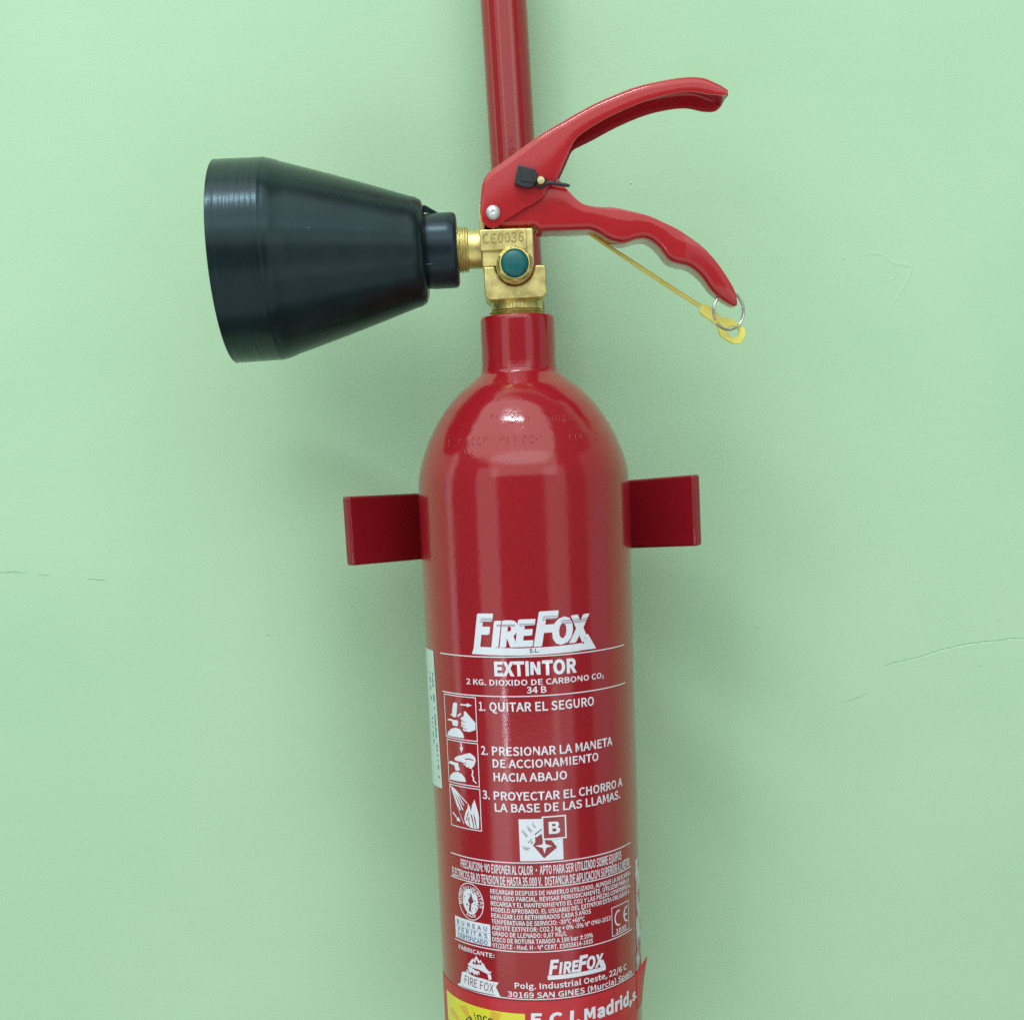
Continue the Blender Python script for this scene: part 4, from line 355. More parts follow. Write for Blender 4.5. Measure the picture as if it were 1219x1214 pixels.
def lathe(bm, prof, seg=96, fr=None, cap0=False, cap1=False, mi=0):
    """prof [(radius, height)] in mm turned about a frame (origin, axis, side)"""
    org, ax, sd = fr or (Vector((0, 0, 0)), Vector((0, 0, 1)), Vector((1, 0, 0)))
    ot = ax.cross(sd); rows = []
    for r, h in prof:
        rows.append([bm.verts.new(W(*(org + ax*h + (sd*math.cos(2*math.pi*k/seg) + ot*math.sin(2*math.pi*k/seg))*r))) for k in range(seg)])
    for a, b in zip(rows, rows[1:]):
        for k in range(seg):
            f = bm.faces.new((a[k], a[(k+1) % seg], b[(k+1) % seg], b[k])); f.material_index = mi
    if cap0: bm.faces.new(rows[0][::-1])
    if cap1: bm.faces.new(rows[-1])
    return rows
def spline(pts, n, closed=False):
    """Catmull-Rom through points"""
    P = [Vector(p) for p in pts]; out = []; m = len(P)
    rng = range(m if closed else m-1)
    for i in rng:
        p1, p2 = P[i], P[(i+1) % m]
        p0 = P[i-1] if (closed or i > 0) else p1*2 - p2
        p3 = P[(i+2) % m] if (closed or i+2 < m) else p2*2 - p1
        for k in range(n):
            t = k/n
            out.append(.5*((2*p1) + (p2-p0)*t + (2*p0-5*p1+4*p2-p3)*t*t + (3*p1-p0-3*p2+p3)*t**3))
    if not closed: out.append(P[-1])
    return out
def tube(bm, pts, rad, seg=10, caps=True, flat=1.0, flat_dir=None):
    P = [Vector(p) for p in pts]; rows = []
    for i, p in enumerate(P):
        d = (P[min(i+1, len(P)-1)] - P[max(i-1, 0)]).normalized()
        u = (flat_dir or Vector((0, 1, 0))); u = (u - d*u.dot(d)).normalized(); v = d.cross(u)
        r = rad[i] if isinstance(rad, (list, tuple)) else rad
        rows.append([bm.verts.new(W(*(p + u*math.cos(2*math.pi*k/seg)*r*flat + v*math.sin(2*math.pi*k/seg)*r))) for k in range(seg)])
    for a, b in zip(rows, rows[1:]):
        for k in range(seg): bm.faces.new((a[k], a[(k+1) % seg], b[(k+1) % seg], b[k]))
    if caps: bm.faces.new(rows[0][::-1]); bm.faces.new(rows[-1])
def slab(bm, outline, y0, y1, holes=()):
    """outline [(x,z)] extruded between depths y0 and y1, with holes"""
    edges = []; 
    for ring in (outline, *holes):
        vs = [bm.verts.new(W(x, y0, z)) for x, z in ring]
        edges += [bm.edges.new((vs[i], vs[(i+1) % len(vs)])) for i in range(len(vs))]
    f = bmesh.ops.triangle_fill(bm, use_beauty=True, use_dissolve=False, edges=edges)
    faces = [g for g in f['geom'] if isinstance(g, bmesh.types.BMFace)]
    bmesh.ops.dissolve_faces(bm, faces=faces) if not holes else None
    faces = [x for x in bm.faces if all(abs(v.co.y - y0/1000) < 1e-6 for v in x.verts)]
    ex = bmesh.ops.extrude_face_region(bm, geom=faces)
    bmesh.ops.translate(bm, vec=(0, (y1-y0)/1000, 0), verts=[g for g in ex['geom'] if isinstance(g, bmesh.types.BMVert)])
def block(bm, x0, x1, y0, y1, z0, z1):
    vs = [bm.verts.new(W(x, y, z)) for x in (x0, x1) for y in (y0, y1) for z in (z0, z1)]
    for f in ((0, 1, 3, 2), (4, 6, 7, 5), (0, 4, 5, 1), (2, 3, 7, 6), (0, 2, 6, 4), (1, 5, 7, 3)): bm.faces.new([vs[i] for i in f])

# ---- flat print: glyph outlines stored above and polygons, all laid on a developed surface (s, z) in mm
_cache = {}
def glyphs(body, bold, shear=0.0, space=1.0):
    """a line of lettering: width scaled to 0..1, capital height 1"""
    key = (body, bold, shear, space)
    if key not in _cache:
        wt = 'h' if bold >= .04 else 'l' if bold < 0 else 'n'
        v, f, pen = [], [], 0
        for ch in body:
            adv, pts, tri = GLYPH.get(wt+ch) or GLYPH['n'+ch]
            q = list(map(int, pts.split())); t = list(map(int, tri.split())); n0 = len(v)
            for a, c, k in zip(q[0::3], q[1::3], q[2::3]): v.append((pen + a + shear*c, c, k))
            f += [(n0+t[k], n0+t[k+1], n0+t[k+2]) for k in range(0, len(t), 3)]
            pen += adv*space + (30 if wt == 'h' else 12)
        x0 = min(p[0] for p in v); x1 = max(p[0] for p in v)
        _cache[key] = ([((x-x0)/(x1-x0), y/509, k) for x, y, k in v], f)
    return _cache[key]
class Print:
    """flat shapes in (s, z), later wrapped on the bottle"""
    def __init__(self): self.bm = bmesh.new(); self.n = 0
    def step(self): self.n += 1; return (self.n % 8)*.006   # overlapping shapes never share a plane
    def text(self, body, s0, s1, z0, h, bold=.02, shear=0.0, slope=0.0, space=1.0):
        v, f = glyphs(body, bold, shear, space); y = self.step()
        vs = [self.bm.verts.new((s0 + a*(s1-s0), y + .012*k, z0 + b*h + a*slope)) for a, b, k in v]
        for q in f:
            try: self.bm.faces.new([vs[i] for i in q])
            except ValueError: pass
        return self
    def arc_text(self, body, cs, cz, r, a0, a1, h, bold=.02, inward=False):
        v, f = glyphs(body, bold)
        vs = []
        for a, b, k in v:
            t = R(a0 + (a1-a0)*a); rr = r + (-b if inward else b)*h
            vs.append(self.bm.verts.new((cs + rr*math.cos(t), .012*k, cz + rr*math.sin(t))))
        for q in f:
            try: self.bm.faces.new([vs[i] for i in q])
            except ValueError: pass
        return self
    def poly(self, pts):
        y = self.step(); vs = [self.bm.verts.new((a, y, b)) for a, b in pts]
        ed = [self.bm.edges.new((vs[i], vs[(i+1) % len(vs)])) for i in range(len(vs))]
        bmesh.ops.triangle_fill(self.bm, use_beauty=True, use_dissolve=False, edges=ed); return self
    def rect(self, s0, s1, z0, z1): return self.poly([(s0, z0), (s1, z0), (s1, z1), (s0, z1)])
    def frame(self, s0, s1, z0, z1, t):
        self.rect(s0, s1, z1-t, z1); self.rect(s0, s1, z0, z0+t); self.rect(s0, s0+t, z0, z1); self.rect(s1-t, s1, z0, z1); return self
    def ring(self, cs, cz, ra, rb, ta, tb, n=40):
        o = [self.bm.verts.new((cs + ra*math.cos(2*math.pi*k/n), 0, cz + rb*math.sin(2*math.pi*k/n))) for k in range(n)]
        i = [self.bm.verts.new((cs + (ra-ta)*math.cos(2*math.pi*k/n), 0, cz + (rb-tb)*math.sin(2*math.pi*k/n))) for k in range(n)]
        for k in range(n): self.bm.faces.new((o[k], o[(k+1) % n], i[(k+1) % n], i[k]))
        return self
    def disc(self, cs, cz, ra, rb, n=40): return self.poly([(cs + ra*math.cos(2*math.pi*k/n), cz + rb*math.sin(2*math.pi*k/n)) for k in range(n)])
    def wrap(self, name, mat, parent, lift=.06, radius=58.3, thick=0.0):
        bm = self.bm
        for co, no, ext in ((0, (1, 0, 0), 120), (2, (0, 0, 1), 0)):
            if not ext: continue
            vals = [v.co[co] for v in bm.verts]; a = math.floor(min(vals)/2.5)*2.5
            while a < max(vals):
                bmesh.ops.bisect_plane(bm, geom=bm.verts[:]+bm.edges[:]+bm.faces[:], plane_co=(a, 0, 0), plane_no=no, dist=1e-5); a += 2.5
        rr = radius + lift
        if thick:
            ex = bmesh.ops.extrude_face_region(bm, geom=bm.faces[:])
            top = {g for g in ex['geom'] if isinstance(g, bmesh.types.BMVert)}
        for v in bm.verts:
            r = rr + v.co.y + (thick if thick and v in top else 0)
            ph = v.co.x/radius; v.co = W(r*math.sin(ph), -r*math.cos(ph), v.co.z)
        if not thick:
            bmesh.ops.recalc_face_normals(bm, faces=bm.faces)
        me = bpy.data.meshes.new(name); 
        if not thick:
            for f in bm.faces:
                c = f.calc_center_median()
                if f.normal.dot(Vector((c.x, c.y, 0))) < 0: f.normal_flip()
        bm.to_mesh(me); bm.free(); me.materials.append(mat)
        o = bpy.data.objects.new(name, me); COL.objects.link(o); attach(o, parent)
        if not thick: me.polygons.foreach_set('use_smooth', [True]*len(me.polygons))
        return o

# ---------------------------------------------------------------- wall
YW = 108.0
def build_wall():
    cracks = [D['crack'], D['crack2']] + D['dashes']
    prof = {}
    for c in cracks:                                   # half widths of the open crack along its run, tapered to its ends
        big = c is D['crack']
        pts = []
        n = 4
        for i in range(len(c)-1):
            for k in range(n):
                t = k/n; pts.append((c[i][0]+(c[i+1][0]-c[i][0])*t, c[i][1]+(c[i+1][1]-c[i][1])*t))
        pts.append(c[-1])
        for j, (x, z) in enumerate(pts):
            e = min(j, len(pts)-1-j)/max(1, len(pts)-1)
            if big: e = min(1, j/len(pts)*3+.05) if j else 0
            w = (.7 if big else .16 if c is D['crack2'] else .34)*(min(1, e*3) if not big else e)*random.uniform(.7, 1.15)
            prof[round(x, 3)] = (z + random.uniform(-.15, .15)*(j > 0), w, j == 0, j == len(pts)-1)
    xs = sorted(prof)
    allx = [-3000.0] + xs + [3000.0]
    bm = bmesh.new(); Z0, Z1, ZM = -1150.0, 1800.0, -100.0
    top = {x: bm.verts.new(W(x, YW, Z1)) for x in allx}; bot = {x: bm.verts.new(W(x, YW, Z0)) for x in allx}
    u, l, g = {}, {}, {}
    for x in allx:
        if x in prof:
            z, w, a, b = prof[x]
            if a or b or w < .01: u[x] = l[x] = g[x] = bm.verts.new(W(x, YW, z))
            else:
                u[x] = bm.verts.new(W(x, YW, z+w)); l[x] = bm.verts.new(W(x, YW, z-w)); g[x] = bm.verts.new(W(x, YW+.55, z+w*.3))
        else: u[x] = l[x] = g[x] = bm.verts.new(W(x, YW, ZM))
    def face(*v):
        q = []
        for k in v:
            if k not in q: q.append(k)
        if len(q) > 2: bm.faces.new(q)
    for a, b in zip(allx, allx[1:]):
        face(top[a], top[b], u[b], u[a]); face(l[a], l[b], bot[b], bot[a])
        if g[a] is not u[a] or g[b] is not u[b]:
            face(u[a], u[b], g[b], g[a]); face(g[a], g[b], l[b], l[a])
    o = finish('wall', bm, M['wall'], smooth=False); o['kind'] = 'structure'
    o['label'] = 'pale green painted plaster wall with fine cracks behind the extinguisher'
    return o
wall = build_wall()
for i, (x, z) in enumerate(D['drips']):                # paint nibs and drips standing on the wall
    bm = bmesh.new(); r = (.8, .8, .6, .6, .45, .7, .4, .4, .4)[i]
    n = 10
    rows = [[bm.verts.new(W(x + r*q*math.cos(2*math.pi*k/n)*.75, YW - h*r, z - .35*r*(1-q) + r*q*math.sin(2*math.pi*k/n)*1.15)) for k in range(n)] for q, h in ((1.25, -.02), (.95, .32), (.5, .58))]
    for a, b in zip(rows, rows[1:]):
        for k in range(n): bm.faces.new((a[k], a[(k+1) % n], b[(k+1) % n], b[k]))
    bm.faces.new(rows[-1]); finish('paint_drip', bm, M['wall'], wall, angle=80)
def ridge(name, pts, w, h):
    bm = bmesh.new(); P = spline([(x, 0, z) for x, z in pts], 5); rows = []
    for i, p in enumerate(P):
        d = (P[min(i+1, len(P)-1)] - P[max(i-1, 0)]).normalized(); nrm = Vector((-d.z, 0, d.x))
        e = math.sin(math.pi*(i+.3)/(len(P)-.4))**.6; hh = h*e*random.uniform(.6, 1.1)
        rows.append([bm.verts.new(W(p.x + nrm.x*w*s, YW - hh*k + .03, p.z + nrm.z*w*s)) for s, k in ((-1, 0), (-.35, .55), (0, 1), (.35, .8), (1, 0))])
    for a, b in zip(rows, rows[1:]):
        for k in range(4): bm.faces.new((a[k], a[k+1], b[k+1], b[k]))
    return finish(name, bm, M['wall'], wall, angle=80)
ridge('plaster_ridge', D['patch'], 1.5, .26); ridge('plaster_ridge', D['patch2'], 1.1, .16); ridge('plaster_ridge', D['patch3'], 1.0, .12)
sx, sz = D['smudge']
ridge('plaster_ridge', [(sx-3, sz+6), (sx-1, sz+1), (sx+5, sz-5)], .8, .2)

# ---------------------------------------------------------------- red pole with its two flared arms
px0, pz0 = D['pole'][0]; px1, pz1 = D['pole'][2]
dirp = Vector((px1-px0, 0, pz1-pz0)).normalized()      # the pole leans a little against the bottle
PY = 77.0; PR = 13.3
base = Vector((px0, PY, pz0)) + dirp*((pz0+1100)/-dirp.z)
stand = thing('bracket_pole', 'red tubular pole with two flared red support arms standing behind the extinguisher', 'bracket', W(*base))
bm = bmesh.new()
topp = Vector((px0, PY, pz0)) - dirp*420
L_ = (base-topp).length
lathe(bm, [(PR, 0), (PR, L_)], 64, (topp, dirp, Vector((0, 1, 0)).cross(dirp).normalized()), True, True)
finish('pole', bm, M['red_pole'], stand)
def arm(corners, sgn):
    """thick plate bent forward from the pole: outer edge at the measured corners, inner end behind the bottle"""
    (ox0, zt0), (ox1, zt1), (ix1, zb1), (ix0, zb0) = corners
    xo_t, xo_b = (ox1, ix1) if sgn < 0 else (ox0, ix0)  # front edge x at top and bottom
    yo, yi, xi = 8.0, 60.0, 44.0
    th = 6.4
    zt, zb = (zt0+zt1)/2, (zb0+zb1)/2
    mid = .0
    bm = bmesh.new()
    xo = abs(xo_t)
    d = Vector((xo-xi, yo-yi, 0)).normalized(); back = Vector((-d.y, d.x, 0))*th
    tiltz = math.tan(R(1.4))*1.0                        # the arm follows the lean of the pole
    rows = []
    for t in [0, .25, .5, .75, .9, 1]:
        x = xi + (xo-xi)*t; y = yi + (yo-yi)*t
        row = []
        for off in (Vector((0, 0, 0)), back):
            for top in (1, 0):
                xx = sgn*(x + off.x); zz = (zt if top else zb) + (xx - sgn*xo)*tiltz - (xo - x)*.045
                if not top: xx += (xo_b - xo_t)*t
                row.append(bm.verts.new(W(xx, y+off.y, zz)))
        rows.append(row)                                # front top, front bottom, back top, back bottom
    for a, b in zip(rows, rows[1:]):
        bm.faces.new((a[0], b[0], b[1], a[1])); bm.faces.new((a[2], a[3], b[3], b[2]))
        bm.faces.new((a[0], a[2], b[2], b[0])); bm.faces.new((a[1], b[1], b[3], a[3]))
    e = rows[-1]; bm.faces.new((e[0], e[2], e[3], e[1])); e = rows[0]; bm.faces.new((e[0], e[1], e[3], e[2]))
    finish('support_arm', bm, M['red_bracket_shaded'], stand, bevel=1.5, segs=4)
    return rows
arm(D['armL'], -1); arm(D['armR'], 1)
bm = bmesh.new(); block(bm, -47.5, 47.5, 60.4, 63.2, -55, -18.5)
for v in bm.verts: v.co.z += v.co.x*math.tan(R(1.4))
finish('back_plate', bm, M['red_bracket_shaded'], stand, bevel=.5)

# ---------------------------------------------------------------- fire extinguisher
ZB = -395.0
ext = thing('fire_extinguisher', 'red carbon dioxide fire extinguisher with brass valve and black horn hung against a green wall', 'fire extinguisher', W(0, 0, ZB))
bm = bmesh.new()
pr = [(15.0, 69.2), (15.2, 71.7), (18.8, 72.1), (19.5, 71.9), (20.0, 71.2), (20.15, 69.5)]
sp = spline([(a, b, 0) for a, b in D['bottle'][1:]], 4)
pr += [(20.13, 55)] + [(p.x, p.y) for p in sp][:-1]
pr += [(58.2, -20), (58.3, -40), (58.3, -120), (58.3, -220), (58.3, -300), (58.3, -370), (57.2, -381), (54, -388), (48, -392.5), (40, -394.2), (36, -395), (0.5, -391)]
lathe(bm, pr, 160)
bottle = finish('gas_bottle', bm, M['red'], ext, angle=50)
# stamped marks standing out of the shoulder under the paint
def shoulder(zz):
    P = D['bottle']
    for (r0, z0), (r1, z1) in zip(P, P[1:]):
        if z1 <= zz <= z0: t = (zz-z0)/(z1-z0); return r0+(r1-r0)*t
    return 58.3
bm = bmesh.new()
def stroke(s, z, ds, dz, rad, lift=.12):
    n = 6; pts = []
    for k in range(n+1):
        t = k/n; a = (s+ds*t); zz = z+dz*t; r = shoulder(zz)+lift*.3; ph = a/r
        pts.append((r*math.sin(ph), -r*math.cos(ph), zz))
    tube(bm, pts, rad, 6)
def arcst(s, z, rs, rz, a0, a1, rad):
    n = 9; pts = []
    for k in range(n+1):
        t = R(a0+(a1-a0)*k/n); zz = z+rz*math.sin(t); r = shoulder(zz)+.04; ph = (s+rs*math.cos(t))/r
        pts.append((r*math.sin(ph), -r*math.cos(ph), zz))
    tube(bm, pts, rad, 6)
for zrow, s0, s1, seed in ((6.5, -44, 46, 3),):
    rnd = random.Random(seed); s = s0
    while s < s1:
        k = rnd.random(); w = rnd.uniform(1.8, 2.6)
        if k < .3: stroke(s, zrow-1.8, 0, 3.6, .2)
        elif k < .5: stroke(s, zrow-1.8, w, 0, .2); stroke(s, zrow+1.6, w, 0, .2)
        elif k < .85: arcst(s+w/2, zrow, w/2, 1.9, 20, rnd.choice((200, 320)), .2)
        else: s += 2
        s += w + 1.4
rnd = random.Random(11); s = 12
while s < 31:
    stroke(s, 14.8, rnd.uniform(.2, 1.2), 3.4, .17); s += rnd.uniform(1.3, 2.2)
arcst(-5.4, 19.2, 1.5, 1.3, -120, 180, .22); arcst(-5.4, 16.5, 1.7, 1.4, -180, 120, .22)
arcst(-16, 19, .7, .7, 0, 300, .2); arcst(-13.6, 18.6, .4, .4, 0, 300, .2); arcst(2.5, 17, .8, .9, -90, 160, .2)
arcst(-33, 15, 1.1, 1.1, 0, 200, .18); arcst(-30, 3, 3.0, 3.0, 100, 330, .22)
finish('stamped_mark', bm, M['red'], ext, angle=80)

# ---- brass valve
bm = bmesh.new()
(bx0, bz1), (bx1, _), (bx2, bz0), (bx3, _) = D['block']
block(bm, -17.6, 9.6, -16.2, 16, 96.4, 115.0)
valve = finish('valve_body', bm, M['brass'], ext, bevel=1.0, segs=3)
bm = bmesh.new(); block(bm, -18.4, 6.1, -18.2, -10, 104.2, 114.7)
finish('valve_plate', bm, M['brass'], valve, bevel=.7, segs=3)
bm = bmesh.new(); block(bm, -18.3, -15.4, -9.5, 14, 104.4, 128.6); finish('valve_lug', bm, M['brass'], valve, bevel=.5)
bm = bmesh.new(); block(bm, -12, 10.5, -9, 5.5, 114.6, 127); finish('valve_fork', bm, M['brass'], valve, bevel=1)
bm = bmesh.new()                                        # lower forging with the round notch for the plug
out = [(-16.9, 96.1)]
cx_, cz_, rr_ = D['boss'][0], D['boss'][1], 10.6
out += [(cx_-rr_*math.cos(R(a)), cz_-rr_*math.sin(R(a))) for a in range(2, 180, 8)]
out += [(15.6, 95.9), (15.7, 82.0), (13.4, 79.8), (-14.4, 79.4), (-16.9, 81.6)]
slab(bm, out, -17.2, 17)
finish('valve_base', bm, M['brass'], valve, bevel=.8, segs=3)
bm = bmesh.new()
prn = [(13.2, 80.5), (13.9, 79.6), (13.9, 75.4), (13.0, 75.0)]
for k in range(3):
    z = 74.9 - k*1.75; prn += [(13.3, z), (14.7, z-.5), (14.9, z-.85), (13.2, z-1.4)]
prn += [(13.0, 68)]
lathe(bm, prn, 72); finish('neck_thread', bm, M['brass'], valve, angle=50)
# outlet to the horn, along -X
ZH = 107.6
hf = (Vector((0, 0, ZH)), Vector((-1, 0, 0)), Vector((0, 0, 1)))
bm = bmesh.new()
po = [(9.9, 12), (9.9, 24.6), (10.6, 24.9)]
x = 24.9
for k in range(4): po += [(11.9, x+.35), (11.9, x+.6), (10.7, x+1.0), (10.7, x+1.2)]; x += 1.35
po += [(11.4, 31), (11.4, 33)]
lathe(bm, po, 72, hf); finish('outlet_pipe', bm, M['brass'], valve, angle=40)
bm = bmesh.new()                                        # cone of forging between outlet and plug
slab(bm, [(-18, 98.4), (-13.5, 97.0), (-8.5, 101), (-3, 104.6), (-18, 104.6)], -15.6, 8); finish('valve_web', bm, M['brass'], valve, bevel=.8)
# plug: eight-sided nut and green dome
bf = (Vector((cx_, 0, cz_)), Vector((0, -1, 0)), Vector((1, 0, 0)))
bm = bmesh.new(); lathe(bm, [(9.9, 12), (9.9, 17.2), (9.3, 19.4), (8.6, 19.9)], 48, bf); finish('plug_washer', bm, M['brass'], ext, angle=40)
bm = bmesh.new()
bf8 = (bf[0], bf[1], Vector((math.cos(R(30)), 0, math.sin(R(30)))))
lathe(bm, [(9.5, 15), (9.5, 22.3), (8.6, 23.3), (6.5, 23.3)], 6, bf8)
finish('plug_nut', bm, M['brass'], ext, smooth=False, bevel=.35)
bm = bmesh.new(); lathe(bm, [(7.9, 20), (7.95, 23.9), (7.75, 24.3), (7.3, 24.35), (7.12, 23.6), (7.1, 22.8)], 64, bf); finish('plug_rim', bm, M['brass'], ext, angle=50)
bm = bmesh.new(); lathe(bm, [(7.12, 23.2), (6.9, 24.0), (6.2, 24.8), (5, 25.4), (3.4, 25.8), (1.6, 26.0), (.05, 26.05)], 48, bf); finish('green_plug', bm, M['green'], ext, angle=60)
def relief(name, body, x0, x1, z0, h, y, th, mat, parent, bold=.015, slope=0):
    v, f = glyphs(body, bold); bm = bmesh.new()
    vs = [bm.verts.new(W(x0+a*(x1-x0), y-.02*k, z0+b*h+a*slope)) for a, b, k in v]
    for q in f:
        try: bm.faces.new([vs[i] for i in q])
        except ValueError: pass
    ex = bmesh.ops.extrude_face_region(bm, geom=bm.faces[:])
    bmesh.ops.translate(bm, vec=(0, -th/1000, 0), verts=[g for g in ex['geom'] if isinstance(g, bmesh.types.BMVert)])
    return finish(name, bm, mat, parent, smooth=False)
relief('raised_lettering', 'C\u20ac0036', -17.0, 4.6, 107.7, 4.9, -18.15, .35, M['brass_dark'], valve, -.005, .3)
relief('raised_lettering', 'N', -13.4, -10.3, 86.6, 3.6, -17.15, .3, M['brass'], valve, .0, .5)
bm = bmesh.new()
rnd = random.Random(4)
for k in range(7):
    ph = R(-26 + k*8); r = 13.95
    a = Vector((r*math.sin(ph), -r*math.cos(ph), 76.2 + rnd.uniform(-.2, .3))); b_ = Vector((r*math.sin(ph+.05*rnd.choice((0, 1))), -r*math.cos(ph), 78.9))
    tube(bm, [a, b_], .28, 6)
    if k % 2: tube(bm, [b_, b_+Vector((1.2, .1, -.3))], .25, 6)
finish('stamped_mark', bm, M['brass'], valve)

# ---- handles: bent sheet channels
def loft_channel(top, front, back, yf, yb, r, closed_top, depth=None, sub=4, web_from=0):
    """sections across the channel; the web runs along 'top' (lever) or along 'front' (handle)"""
    n = len(top); secs = []
    T = spline([(a, 0, b) for a, b in top], sub); F = spline([(a, 0, b) for a, b in front], sub); B = spline([(a, 0, b) for a, b in back], sub)
    for i in range(len(T)):
        k = depth(i/(len(T)-1)) if depth else 1.0
        ym = (yf+yb)/2; f, b = ym+(yf-ym)*k, ym+(yb-ym)*k
        webp, e0, e1 = (T[i], F[i], B[i])
        d = (e0-webp); L = d.length; rr = min(r, L*.45 + .05); u = d.normalized() if L > 1e-6 else Vector((0, 0, -1))
        d2 = (e1-webp); u2 = d2.normalized() if d2.length > 1e-6 else u
        sec = [Vector((e0.x, f, e0.z)), Vector((webp.x, f, webp.z)) + u*((L+rr)/2), Vector((webp.x, f, webp.z)) + u*rr]
        for q in (22.5, 45, 67.5): sec.append(Vector((webp.x, f, webp.z)) + u*rr*(1-math.sin(R(q))) + Vector((0, rr*(1-math.cos(R(q))), 0)))
        for y in (f+rr, f+(b-f)*.35, f+(b-f)*.65, b-rr): sec.append(Vector((webp.x, y, webp.z)))
        for q in (67.5, 45, 22.5): sec.append(Vector((webp.x, b, webp.z)) + u2*rr*(1-math.sin(R(q))) - Vector((0, rr*(1-math.cos(R(q))), 0)))
        L2 = d2.length
        sec += [Vector((webp.x, b, webp.z)) + u2*rr, Vector((webp.x, b, webp.z)) + u2*((max(L2, rr)+rr)/2), Vector((e1.x, b, e1.z))]
        secs.append(sec)
    bm = bmesh.new()
    V = [[bm.verts.new(W(*p)) for p in s] for s in secs]
    for a, b in zip(V, V[1:]):
        for k in range(len(a)-1): bm.faces.new((a[k], b[k], b[k+1], a[k+1]))
    return bm, V
def sheet(o):
    so = o.modifiers.new('sheet', 'SOLIDIFY'); so.thickness = .0011; so.offset = 0
    be = o.modifiers.new('bevel', 'BEVEL'); be.width = .0004; be.segments = 2; be.limit_method = 'ANGLE'; be.angle_limit = R(50)
    es = o.modifiers.new('split', 'EDGE_SPLIT'); es.split_angle = R(38); es.use_edge_sharp = False
bm, V = loft_channel(D['lever_top'], D['lever_front'], D['lever_back'], -16, 12, 3.0, True)
bm.faces.new(V[-1])                                     # closed rounded tip
lever = finish('squeeze_lever', bm, M['red_handle'], ext, angle=60)
sheet(lever)
bm, V = loft_channel(D['handle_bottom'], D['handle_top'], D['handle_top'], -14, 10.5, 2.6, False, depth=lambda t: 1 if t < .72 else 1-.55*(t-.72)/.28)
bm.faces.new(V[-1]); bm.faces.new(V[0][::-1])
handle = finish('carry_handle', bm, M['red_handle'], ext, angle=60)
sheet(handle)
bm = bmesh.new()
rf = (Vector((D['rivet'][0], 0, D['rivet'][1])), Vector((0, -1, 0)), Vector((1, 0, 0)))
lathe(bm, [(3.7, 16.5), (3.7, 17.3), (3.3, 18.1), (2.5, 18.8), (1.5, 19.15), (.9, 19.2), (.7, 18.95), (.05, 18.9)], 40, rf)
finish('rivet', bm, M['steel'], lever, angle=60)

# ---- black tamper seal with its brass pin
bm = bmesh.new(); slab(bm, D['seal'], -20.6, -17.0)
seal = finish('tamper_seal', bm, M['black'], ext, bevel=.5, segs=2)
bm = bmesh.new()
(sa, sb) = D['seal'][0], D['seal'][2]
slab(bm, [(D['seal'][0][0]+2.2, D['seal'][0][1]-2.0), (D['seal'][1][0]-1.8, D['seal'][1][1]-1.0), (D['seal'][4][0]+1.2, D['seal'][4][1]+2.2), (D['seal'][6][0]+3.2, D['seal'][6][1]+1.0)], -21.1, -20.4)
finish('seal_face', bm, M['black'], seal, bevel=.25)
bm = bmesh.new(); pf = (Vector((D['pin'][0], 0, D['pin'][1])), Vector((0, -1, 0)), Vector((1, 0, 0)))
lathe(bm, [(2.1, 10), (2.1, 20.9), (1.8, 21.3), (.05, 21.35)], 28, pf); finish('locking_pin', bm, M['pin'], seal, angle=50)
bm = bmesh.new()
tube(bm, [(D['pin'][0]+2.9*math.cos(R(a)), -18.4, D['pin'][1]+2.9*math.sin(R(a))) for a in range(150, 400, 15)], .75, 8)
tl = spline([(a, -18.2, b) for a, b in D['tail']], 5)
tube(bm, tl, [.95]*(len(tl)-3)+[.9, .8, .6], 8)
finish('seal_tail', bm, M['black'], seal, angle=60)

# ---- discharge horn (axis along -X)
ha = Vector((-1, 0, -.0155)).normalized()
hf2 = (Vector((0, 0, 108.1)), ha, Vector((ha.z, 0, -ha.x)))
bm = bmesh.new()
lipx0, lipx1 = 127.5, 153.2
ph = [(17, 47.0), (23.0, 47.4), (26.2, 48.6), (27.8, 51.2), (28.6, 54.5)]
for k in range(1, 12):
    t = k/12; ph.append((28.6+(50.9-28.6)*t + .45*math.sin(math.pi*t), 54.5+(lipx1-26.5-54.5)*t))
ph = [q for q in ph if q[1] < 121] + [(49.6, 121.6), (50.55, 124.4), (51.0, 126.2), (51.2, 127.6)]
rnd = random.Random(5)
x = 128.2
while x < 153.4:
    ph.append((51.5 + rnd.uniform(-.075, .075) + (x-127.6)*.012, x)); x += .55
ph += [(51.9, 154.0), (51.4, 154.4), (50.6, 154.4), (50.0, 153.6), (49.8, 128), (27, 56), (15, 51)]
lathe(bm, ph, 128, hf2)
horn = finish('discharge_horn', bm, M['horn'], ext, angle=50)
bm = bmesh.new()
lathe(bm, [(12, 30.4), (17.3, 30.45), (18.6, 31.0), (19.3, 32.4), (19.4, 36), (19.35, 43), (19.0, 47), (18.2, 49)], 96, hf2)
finish('horn_collar', bm, M['horn_collar'], horn, angle=50)
bm = bmesh.new()
slab(bm, [(-47.5, 127.8), (-40.5, 125.6), (-39.8, 126.6), (-46.8, 130.8), (-49.5, 130.6)], -3, 3); finish('moulded_tab', bm, M['horn'], horn, bevel=.4)
bm = bmesh.new()
tube(bm, [(-47.4, -17.2, 98.6), (-44.5, -16.9, 98.5), (-41.2, -16.7, 99.0)], [.5, .6, .45], 8); finish('moulded_rib', bm, M['horn_collar'], horn)
rnd = random.Random(9)                                  # a few specks of dust and chips on the plastic
bm = bmesh.new()
